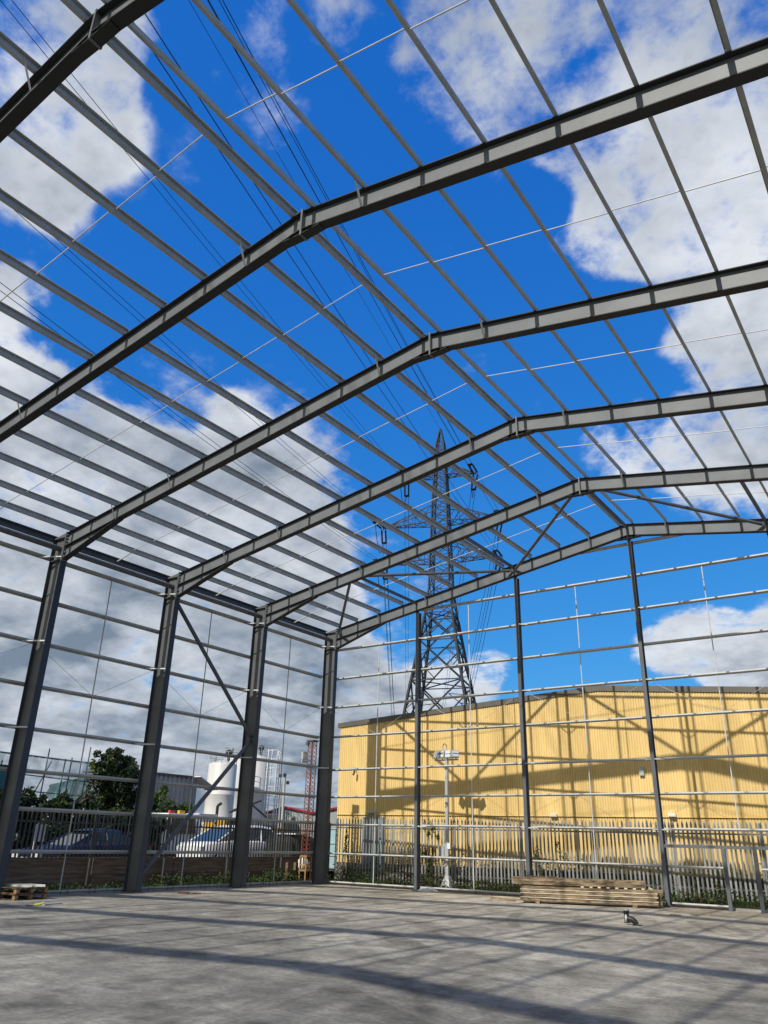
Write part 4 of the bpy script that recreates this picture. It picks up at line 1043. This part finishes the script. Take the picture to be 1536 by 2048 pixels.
m = MB(); m.add([(-10.55, 21.2, 1.66), (-8.75, 21.2, 1.66), (-8.85, 21.5, 2.38), (-10.5, 21.5, 2.38)], [(0, 1, 2, 3)]); m.v = [(x, y_ - .03, z) for x, y_, z in m.v]; m.obj('windscreen', M['glass'], t)
m = MB(); m.add([(-8.57, 21.5, 1.66), (-8.57, 23.1, 1.66), (-8.72, 23.1, 2.38), (-8.72, 21.75, 2.38)], [(0, 1, 2, 3)]); m.v = [(x + .02, y_, z) for x, y_, z in m.v]; m.obj('side_window', M['glass'], t)
lb('bumper', -10.7, -8.58, 21.08, 21.2, .5, .82, M['white']); lb('bed', -10.7, -8.6, 23.5, 26.6, .85, 1.5, M['whitecar'])
for y_ in (21.75, 25.6):
    for x in (-10.55, -8.72):
        m = MB(); m.tube((x - .13, y_, .5), (x + .13, y_, .5), .42, 20); wl = m.obj('wheel', M['dark'], t)
        m = MB(); m.tube((x + .131, y_, .5), (x + .14, y_, .5), .22, 14); m.obj('rim', M['pole'], wl)
lb('beacon', -9.05, -8.9, 22.3, 22.62, 2.5, 2.64, M['amber']); lb('beacon', -9.05, -8.9, 21.75, 22.05, 2.5, 2.63, M['redlens'])
lb('roof_box', -9.8, -8.9, 23.5, 24.7, 2.2, 2.55, M['white'])
# yellow plant machine
t = thing('plant_machine', 'yellow plant machine with dark grille and raised arm beyond vans', 'plant machine', (-9.5, 27.3, .36))
lb('chassis', -10.6, -8.9, 25.9, 29.2, .75, 1.35, M['plant'], t); lb('engine_cover', -10.4, -8.95, 25.3, 26.7, 1.3, 2.45, M['plant'], t); lb('rear_body', -10.5, -8.92, 28.6, 30.0, .9, 2.05, M['plant'], t)
gr_ = lb('grille', -8.915, -8.89, 28.75, 29.75, 1.0, 1.65, M['black'], t)
lb('cab_window', -8.94, -8.91, 25.5, 26.4, 1.8, 2.3, M['glass'], t)
for y_ in (26.4, 29.0):
    m = MB(); m.tube((-9.1, y_, .55), (-8.75, y_, .55), .55, 20); wl = m.obj('wheel', M['dark'], t)
    m = MB(); m.tube((-8.745, y_, .55), (-8.73, y_, .55), .28, 14); m.obj('rim', M['plant'], wl)
m = MB(); m.tube((-9.4, 25.9, 2.7), (-9.3, 28.0, 3.35), .07, 8); m.tube((-9.3, 26.9, 3.35), (-9.2, 28.4, 2.55), .05, 8); m.tube((-9.35, 27.1, 2.4), (-9.35, 27.2, 3.1), .05, 8); m.obj('boom_arm', M['rail'], t)
m = MB(); m.tube((-9.2, 24.9, 2.1), (-9.2, 24.9, 2.95), .07, 10); m.tube((-9.2, 24.9, 2.95), (-9.1, 25.05, 3.08), .07, 10); m.obj('exhaust', M['black'], t)
# dark sheeted heap, pale tank, white bags
t = thing('sheeted_stack', 'dark sheeted stack behind the fence left of red mast', 'stack', (-4.6, 26.0, .36))
m = MB(); n = 18; vs = []
for i in range(n + 1):
    f_ = i / n; zt_ = 1.72 + .10 * math.sin(f_ * 5) - .25 * (abs(f_ - .5) * 2) ** 4; y_ = 24.4 + 2.4 * f_
    b_ = .05 * math.sin(f_ * 40)
    vs += [(-3.9 + b_, y_, .36), (-4.0 + b_, y_, zt_ - .2), (-4.25, y_, zt_), (-5.6, y_, zt_), (-5.8, y_, .36)]
m.add(vs, [(i * 5 + j, (i + 1) * 5 + j, (i + 1) * 5 + j + 1, i * 5 + j + 1) for i in range(n) for j in range(4)], True)
m.add(vs, [(0, 1, 2, 3, 4), tuple(n * 5 + j for j in (4, 3, 2, 1, 0))]); m.obj('cover', M['tarp'], t)
m = MB(); m.bx(-5.0, -3.86, 24.6, 25.5, 1.74, 1.79); m.obj('top_board', M['white'], t)
for x, y_, r_ in ((-3.2, 23.3, .28), (-3.3, 23.85, .24), (-3.1, 24.3, .3)):
    m = MB(); m.lathe((x, y_, .32), [(0, 0), (r_, .04), (r_ * 1.08, r_ * .7), (r_ * .8, r_ * 1.4), (r_ * .3, r_ * 1.75), (0, r_ * 1.7)], 12)
    tag(m.obj('rubble_bag', M['bag'], base=(x, y_, .36)), 'filled white rubble bag behind the fence by red mast', 'bag', 'white rubble bags')
t = thing('water_tank', 'pale cyan tank glimpsed between fence corner and column', 'tank', (-2.9, 26.6, .3))
m = MB(); m.bx(-3.9, -2.9, 26.2, 27.2, .45, 2.0); m.obj('tank', M['cyan'], t)
m = MB()
for z in (.4, .9, 1.4, 2.0): m.bx(-3.94, -2.86, 26.16, 27.24, z, z + .04)
m.obj('cage', M['pole'], t)

# ================================================================== PLANTS
def clump(mb, c, rad, n, size, mi=0, shell=.55):
    c = V(c); rad = V(rad)
    for _ in range(n):
        d = V((random.gauss(0, 1), random.gauss(0, 1), random.gauss(0, 1))).normalized() * (random.uniform(shell, 1) ** .6)
        q = c + V((d.x * rad.x, d.y * rad.y, d.z * rad.z))
        if q.z < -.02: continue
        mb.leaf(q, size, mi)
def bush(name, label, cat, base, lumps, n, size, mats, stems=True, group=None, twigs=0):
    t = thing(name, label, cat, base, group)
    m = MB()
    tot = sum(r_[0] * r_[1] + r_[1] * r_[2] for _, r_ in lumps)
    for c, r_ in lumps:
        k = int(n * (r_[0] * r_[1] + r_[1] * r_[2]) / tot)
        sub = max(4, k // 90)
        for _ in range(sub):
            d = V((random.gauss(0, 1), random.gauss(0, 1), random.gauss(0, 1))).normalized() * random.uniform(.45, 1.0)
            cc = V(c) + V((d.x * r_[0], d.y * r_[1], d.z * r_[2])) * .85
            f_ = random.uniform(.25, .5)
            clump(m, cc, V(r_) * f_, k // sub, size, random.choice(range(len(mats))) if random.random() < .4 else 0, .2)
    m.obj('foliage', mats, t)
    if stems:
        m = MB(); b_ = V(base)
        for c, r_ in lumps[:14]:
            top = V(c) + V((0, 0, r_[2] * .3)); foot = V((b_.x + random.uniform(-.15, .15) + (c[0] - b_.x) * .6, b_.y + random.uniform(-.15, .15) + (c[1] - b_.y) * .6, b_.z))
            pts = [foot.lerp(top, k / 5) + V((random.gauss(0, .04), random.gauss(0, .04), 0)) for k in range(6)]
            s_ = max(.015, r_[2] * .06); m.path(pts, [s_ * (1.2 - .18 * k) for k in range(6)], 6)
        m.obj('trunk' if 'tree' in name else 'stem', M['bark'], t)
    return t
# ivy clad tree left
lumps = [((-12.2, 20.9, 3.2), (1.0, .95, 1.5)), ((-12.1, 20.7, 4.6), (.8, .7, .75)), ((-12.2, 21.5, 4.2), (.8, .75, .75)), ((-12.1, 20.4, 3.7), (.7, .6, .8)), ((-12.1, 21.8, 3.3), (.7, .6, .9)), ((-12.1, 21.0, 1.7), (1.1, 1.2, 1.2)), ((-12.1, 20.3, 4.9), (.65, .6, .5)), ((-12.1, 21.1, 4.8), (.65, .55, .5)), ((-12.1, 21.8, 4.2), (.6, .55, .7)), ((-12.1, 20.0, 4.1), (.55, .5, .8)), ((-12.1, 20.9, 4.0), (.9, .9, 1.0))]
bush('ivy_tree', 'dense rounded tree smothered in ivy beside green netting', 'tree', (-12.2, 21, .36), lumps, 15000, .17, [M['leaf_d'], M['leaf_d'], M['leaf'], M['leaf_y']])
# hedge masses
for (y0, y1, x, h, lab, n) in ((9.0, 13.5, -8.6, 3.3, 'overgrown dark hedge at left end behind the blue car', 17000), (13.5, 17.0, -8.8, 3.15, 'tangled grey green hedge below the green netting', 17000), (17.0, 20.6, -8.9, 2.6, 'dark hedge under the ivy tree behind parked cars', 14000)):
    L_ = []
    yy = y0
    while yy < y1:
        L_.append(((x + random.uniform(-.3, .3), yy + .4, h * .30 + .2), (.9, .7, h * .42))); L_.append(((x + random.uniform(-.3, .3), yy + .4 + random.uniform(-.2, .2), h * random.uniform(.66, .78)), (.65, .55, h * random.uniform(.22, .30)))); yy += .5
    bush('hedge', lab, 'hedge', (x, (y0 + y1) / 2, .36), L_, n, .24, [M['leaf_d'], M['leaf_g'], M['leaf']], group='hedges behind the parked cars')
lumps = [((-11.2, 23.2, 2.9), (.8, .9, .9)), ((-11.1, 24.1, 2.6), (.7, .8, .8)), ((-11.1, 22.4, 2.2), (.8, .8, .9)), ((-11, 24.6, 2.0), (.7, .7, .7)), ((-11, 23.4, 1.2), (1, 1.6, 1))]
bush('shrub', 'leafy buddleia like shrub in front of ribbed shed', 'shrub', (-11.1, 23.4, .36), lumps, 4200, .2, [M['leaf'], M['leaf_g'], M['leaf_y']])
# climbers on the gable fence
bush('climbing_plant', 'leafy climber on the fence right of first gable post', 'climber', (3.25, 24.2, 0), [((3.2, 24.35, .5), (.3, .14, .45)), ((3.15, 24.35, 1.25), (.28, .12, .5)), ((3.3, 24.35, 1.9), (.36, .14, .38)), ((3.05, 24.35, 2.2), (.2, .1, .25))], 900, .075, [M['leaf'], M['leaf_y']])
bush('climbing_plant', 'thin climber on the fence at the far corner post', 'climber', (-.75, 24.1, 0), [((-.7, 24.15, .5), (.3, .12, .45)), ((-.75, 24.15, 1.2), (.15, .1, .6)), ((-.7, 24.15, 1.9), (.18, .1, .4))], 420, .075, [M['leaf_y'], M['leaf']])
bush('climbing_plant', 'sparse climber on fence behind second gable post', 'climber', (7.7, 24.6, 0), [((7.6, 24.7, .5), (.3, .12, .4)), ((7.55, 24.7, 1.2), (.25, .1, .5)), ((8.4, 24.75, 1.1), (.35, .1, .5)), ((8.3, 24.75, 1.7), (.2, .1, .2))], 260, .07, [M['leaf'], M['leaf_d']])
bush('climbing_plant', 'dry tangle on the fence near short door post', 'climber', (13.6, 25.1, 0), [((13.6, 25.15, .35), (.3, .12, .3)), ((13.5, 25.15, .8), (.3, .1, .35))], 130, .06, [M['leaf_d'], M['leaf']])
bush('garden_tree', 'small leafy tree reaching in at right edge beyond fence', 'tree', (16.3, 24.6, 0), [((16.25, 24.6, 2.0), (.6, .5, .45)), ((16.4, 24.6, 1.55), (.6, .5, .4)), ((16.2, 24.6, 2.3), (.45, .4, .25))], 1400, .10, [M['leaf'], M['leaf_d'], M['leaf_y']])
# weeds: ground cover
m = MB()
for _ in range(330):
    y_ = random.uniform(7.5, 23.6); x = random.uniform(-1.62, -1.05)
    if y_ < 14 and random.random() < .5: continue
    h = random.uniform(.06, .26) * (1.3 if 15 < y_ < 22 else .7)
    clump(m, (x, y_, h * .8), (.2, .28, h), 34, .075, random.choice((0, 1, 1, 2) if 15 < y_ else (1, 1, 0)), .2)
for _ in range(380):
    x = random.uniform(-1.1, 16.3); y_ = 23.1 + .07 * x + random.uniform(0, 1.0)
    h = random.uniform(.06, .28) * (1.6 if x < 5 else 1.15)
    clump(m, (x, y_, h * .8), (.24, .2, h), 26, .075, random.choice((0, 1, 1, 2)), .2)
for _ in range(420):
    x = random.uniform(-1.1, 17); y_ = 24.75 + .09 * x + random.uniform(0, .45); h = random.uniform(.25, .75)
    clump(m, (x, y_, h * .8), (.25, .2, h), 26, .085, random.choice((1, 1, 0)), .2)
structure(m.obj('weeds', [M['leaf'], M['leaf_d'], M['leaf_y']], base=(0, 20, 0)), True)
m = MB()
for _ in range(5200):
    if random.random() < .6: x = random.uniform(-1, 16.3); y_ = 22.95 + .07 * x + random.uniform(0, 1.3)
    else: x = random.uniform(-1.7, -.98); y_ = random.uniform(7, 24)
    h = random.uniform(.06, .26); a_ = random.uniform(0, 6.28); lx, ly = math.cos(a_) * .008, math.sin(a_) * .008; bx_, by_ = random.gauss(0, .06), random.gauss(0, .06)
    m.add([(x - lx, y_ - ly, -.07), (x + lx, y_ + ly, -.07), (x + bx_, y_ + by_, h)], [(0, 1, 2)], False, random.choice((0, 1)))
structure(m.obj('grass', [M['leaf_y'], M['leaf']], base=(0, 20, 0)), True)

# ================================================================== THINGS ON THE SLAB
# timber stack
A_ = V((9.15, 19.75, 0)); ang = math.atan2(1.39, 3.65); ud = V((math.cos(ang), math.sin(ang), 0)); vd = V((-math.sin(ang), math.cos(ang), 0))
def plank(s0, s1, v0, v1, z0, z1, label, group, mt, name='timber_plank', e2=True):
    m = MB()
    o_ = A_ + ud * s0 + vd * v0 + V((0, 0, z0))
    j = random.uniform(-.012, .012)
    vs = [A_ + ud * (s + j) + vd * v + V((0, 0, z)) for z in (z0, z1) for v in (v0, v1) for s in (s0, s1)]
    m.add(vs, [(0, 2, 3, 1), (0, 1, 5, 4), (2, 6, 7, 3), (4, 5, 7, 6)])
    m.add(vs, [(0, 4, 6, 2), (1, 3, 7, 5)], False, 1 if e2 else 0)
    # pale wane along the top edge
    o = m.obj(name, [mt, M['wood_l']], base=o_); tag(o, label, 'timber', group)
    return o
M['wood_a'] = mat('stack_timber', (.32, .235, .14), .85, 0, .5, 1.6, c2=(.085, .058, .034), stretch=(1, 1, 5), fine=.4, fscale=8, bump=.3, bscale=25)
for s_, d in ((.42, 'left'), (3.15, 'right')):
    plank(s_, s_ + .12, -.06, .75, .003, .075, 'short pale bearer block under the %s end of stack' % d, 'bearers under the timber stack', M['wood'], 'bearer')
hs = [.076, .185, .285, .385]
for k, z in enumerate(hs):
    th = .082
    for q in range(4):
        v0 = q * .19 + random.uniform(-.008, .008)
        s0 = random.uniform(-.02, .05); s1 = 3.88 + random.uniform(-.06, .04) + (.10 if q else 0)
        lab = 'long weathered plank in the %s layer from slab, %s' % (ORD[k + 1], 'front of stack' if q == 0 else 'behind front face')
        plank(s0, s1, v0, v0 + .178, z, z + th, lab, 'planks, stack layer %d%s' % (k + 1, '' if q == 0 else ' rear'), M['wood_a'] if k % 2 else M['wood'])
    if k < 3:
        plank(-.01, 3.86, -.02, .74, z + th + .0005, z + th + .0175, 'thin pale sheet of timber between %s and %s layers' % (ORD[k + 1], ORD[k + 2]), 'pale spacers in the timber stack', M['wood_l'], 'spacer_board')
# notched batten, then two offset top layers
for k in range(9):
    plank(1.75 + k * .24, 1.83 + k * .24, .02, .7, .468, .505, 'small pale packing block under the top timbers', 'packing blocks in the timber stack', M['wood_l'], 'packing_block')
for k, z in enumerate((.506, .60)):
    for q in range(3):
        s1 = 3.55 + random.uniform(-.04, .03)
        lab = 'shorter thick plank, %s top layer, %s' % (('lower', 'uppermost')[k], ('front of stack', 'middle of stack', 'back of stack')[q])
        plank(-.22 + random.uniform(-.03, .03), s1, q * .2 + .02, q * .2 + .205, z, z + .088, lab, None, M['wood'] if k else M['wood_a'])
for s_, v_, l_ in ((.18, .1, .35), (.55, .15, .16), (.78, .2, .3)):
    plank(s_, s_ + l_, v_, v_ + .09, .689, .735, 'small brown offcut lying on top left of the timber stack', 'offcuts on the timber stack', M['pallet'], 'wood_offcut')
# loose planks left of the stack
def loose(P, Q, w, h, mt, nm, label, cat, group=None):
    P, Q = V(P), V(Q); d = (Q - P).normalized(); n = V((-d.y, d.x, 0))
    m = MB(); m.extrude([(-w / 2, 0), (w / 2, 0), (w / 2, h), (-w / 2, h)], P + V((0, 0, .002)), Q + V((0, 0, .002)), n, (0, 0, 1))
    return tag(m.obj(nm, mt, base=P), label, cat, group)
loose((7.65, 20.75, 0), (8.85, 20.65, 0), .09, .04, M['wood'], 'loose_plank', 'long loose plank lying on slab left of the stack', 'plank')
loose((8.15, 20.1, 0), (8.75, 20.2, 0), .09, .05, M['wood'], 'loose_plank', 'short loose plank lying on slab before the stack', 'plank')
for x, y_, a_, lab in ((14.0, 19.6, .3, 'curled dark scrap on slab left of the door'), (14.25, 20.2, -.2, 'dark scrap of wood nearest the door post'), (13.6, 19.2, .1, 'small flat scrap on slab right of the pipe')):
    loose((x, y_, 0), (x + .28 * math.cos(a_), y_ + .28 * math.sin(a_), 0), .06, .02, M['wood'], 'wood_scrap', lab, 'scrap')
loose((.70, 14.15, 0), (.98, 14.3, 0), .10, .045, M['rust'], 'wood_offcut', 'reddish offcut near the second left column foot', 'offcut')
loose((.95, 14.35, 0), (1.25, 14.5, 0), .07, .03, M['pallet'], 'wood_offcut', 'thin brown offcut beside the reddish one', 'offcut')
# pipe stub and elbow
t = thing('pipe_stub', 'upright black plastic pipe stub with grey rim on the slab', 'pipe', (13.55, 16.05, 0))
m = MB(); m.lathe((13.55, 16.05, 0), [(.058, .001), (.058, .20), (.066, .20), (.066, .285), (.056, .285), (.05, .27), (.05, .1), (0, .1)], 24); m.obj('pipe', M['black'], t)
m = MB(); m.lathe((13.55, 16.05, 0), [(.0665, .255), (.072, .258), (.072, .278), (.0665, .281)], 24); m.obj('rim_seal', M['pole'], t)
t = thing('pipe_elbow', 'black plastic pipe elbow with grey collar lying beside the stub', 'pipe fitting', (13.78, 15.62, 0))
m = MB(); c = V((13.80, 15.60, .075)); pts = [c + V((-.10 + .0, -.02, .055)), c + V((-.04, 0, .05)), c + V((.03, .01, .03)), c + V((.08, .02, -.01)), c + V((.10, .03, -.055))]
m.path(pts, [.062, .062, .064, .06, .06], 16); m.lathe((13.92, 15.63, 0), [(0, .001), (.11, .001), (.11, .014), (0, .016)], 14); m.obj('elbow', M['black'], t)
m = MB(); d = (pts[0] - pts[1]).normalized(); m.tube(pts[0] - d * .01, pts[0] + d * .03, .078, 18); m.obj('collar', M['pole'], t)
# pallets and steel on them
def pallet(c, rz, label, z):
    t = thing('pallet', label, 'pallet', (c[0], c[1], z), None)
    Rm = Matrix.Rotation(rz, 3, 'Z'); C0 = V((c[0], c[1], z))
    def b(nm, x, y_, zz, sx, sy, sz, mt):
        m = MB(); m.box(C0 + Rm @ V((x, y_, zz)), (sx, sy, sz), rz); m.obj(nm, mt, t)
    for k in range(7): b('deck_board', 0, -.46 + k * .153, .133, 1.2, .105, .018, M['pallet'])
    for x in (-.55, 0, .55): b('stringer', x, 0, .114, .1, 1.0, .018, M['pallet'])
    for x in (-.55, 0, .55):
        for y_ in (-.44, 0, .44): b('block', x, y_, .0635, .1, .1, .081, M['pallet_l'])
    for y_ in (-.44, 0, .44): b('skid_board', 0, y_, .0125, 1.2, .1, .021, M['pallet'])
    return t
pallet((-.13, 9.41), .12, 'wooden pallet on the slab, lower of two at left', .001)
pallet((-.12, 9.40), .14, 'wooden pallet stacked on another at left edge', .146)
for k, (v_, l0, l1) in enumerate(((-.25, -1.3, .62), (-.08, -1.2, .5), (.12, -.3, .72))):
    d = V((math.cos(.30), math.sin(.30), 0)); n = V((-d.y, d.x, 0)); P = V((-.14, 9.42, .291)) + n * v_
    m = MB(); m.extrude(thick([(-.04, .05), (-.04, 0), (.06, 0), (.06, .05)], .006), P + d * l0 + V((0, 0, .004)), P + d * l1 + V((0, 0, .004)), n, (0, 0, 1))
    tag(m.obj('steel_section', M['galv'] if k < 2 else M['galv_b'], base=P), ('grey steel channel lying along back of pallets', 'grey steel channel across the middle of pallets', 'bright short steel channel on front of pallets')[k], 'steel section')
# tool with lime handle and grey bar
t = thing('hand_tool', 'hand tool with lime handle and black blade on slab', 'tool', (2.2, 8.5, 0))
m = MB(); m.bx(1.93, 2.16, 8.40, 8.50, .004, .016); m.obj('blade', M['black'], t)
m = MB(); m.tube((2.12, 8.52, .02), (2.18, 8.68, .045), .026, 10); m.tube((2.18, 8.68, .045), (2.19, 8.72, .07), .022, 10); m.obj('handle', M['lime'], t)
loose((2.12, 8.75, 0), (1.95, 9.33, 0), .09, .03, M['pole'], 'flat_bar', 'flat grey bar lying behind the lime handled tool', 'bar')
# plastic heap and small litter by the first gable post
t = None
m = MB(); n = 16; vs = [(4.55, 22.0, .13)]
for rr, zz in ((.16, .10), (.3, .06), (.42, -.0)):
    for k in range(n):
        a_ = 2 * math.pi * k / n; q = rr * random.uniform(.75, 1.25); vs.append((4.55 + q * math.cos(a_), 22.0 + q * .6 * math.sin(a_), max(.002, zz * random.uniform(.5, 1.5))))
m.add(vs, [(0, 1 + k, 1 + (k + 1) % n) for k in range(n)] + [(1 + r_ * n + k, 1 + (r_ + 1) * n + k, 1 + (r_ + 1) * n + (k + 1) % n, 1 + r_ * n + (k + 1) % n) for r_ in (0, 1) for k in range(n)])
tag(m.obj('plastic_sheet', M['bag'], base=(4.55, 22, 0)), 'crumpled white plastic sheet by the first gable post', 'plastic sheet')
# starter bars and mesh at the slab edge
first = None
def bar_at(x, y_, h, label, group):
    global first
    if first is None:
        m = MB(); m.path([(x, y_, -.02), (x, y_, .10), (x + .002, y_, .14)], .0075, 5); first = m.obj('starter_bar', M['rust'], base=(x, y_, 0)); tag(first, label, 'rebar', group); return first
    return dup(first, (x, y_, 0), label)
yv = 9.5
while yv < 21.6:
    for dy in (0, .22): bar_at(-.52, yv + dy + random.uniform(-.03, .03), .14, 'short rusty starter bar along the left slab edge', 'starter bars')
    yv += random.choice((.62, .9, .75))
xv = 2.3
while xv < 14.2:
    o = bar_at(xv, YG + .36 + random.uniform(-.03, .03), .14, 'rusty starter bar along the gable slab edge', 'starter bars'); o.scale = (1, 1, random.choice((1, 1.6, 2.2))); o['group'] = 'gable starter bars'
    xv += random.choice((.24, .34, .5))
def mesh_panel(x0, x1, y_, h, label, tilt=.0):
    m = MB()
    x = x0
    while x < x1: m.tube((x, y_, -.05), (x, y_ + tilt, h), .0045, 4); x += .2
    z = .1
    while z < h: m.tube((x0, y_ + tilt * z / h, z), (x1, y_ + tilt * z / h, z), .0045, 4); z += .2
    tag(m.obj('rebar_mesh', M['rust'], base=(x0, y_, 0)), label, 'rebar mesh', 'rusty mesh panels along the gable')
mesh_panel(2.05, 5.2, 22.62, .72, 'rusty mesh panel standing either side of first gable post', .03)
mesh_panel(5.3, 8.6, 22.66, .55, 'rusty mesh panel standing left of the timber stack', .05)
mesh_panel(12.95, 14.3, 22.6, .5, 'rusty mesh panel between central post and door post', .04)
for x, y_ in ((-.62 + .3, 18.9), (-.3, 19.2)):
    m = MB(); m.path([(x, y_, 0), (x + .01, y_ + .01, .3), (x - .02, y_ + .05, .55)], .012, 6)
    tag(m.obj('cable_stub', M['black'], base=(x, y_, 0)), 'dark cable stub rising by the third left column', 'cable', 'cable stubs')
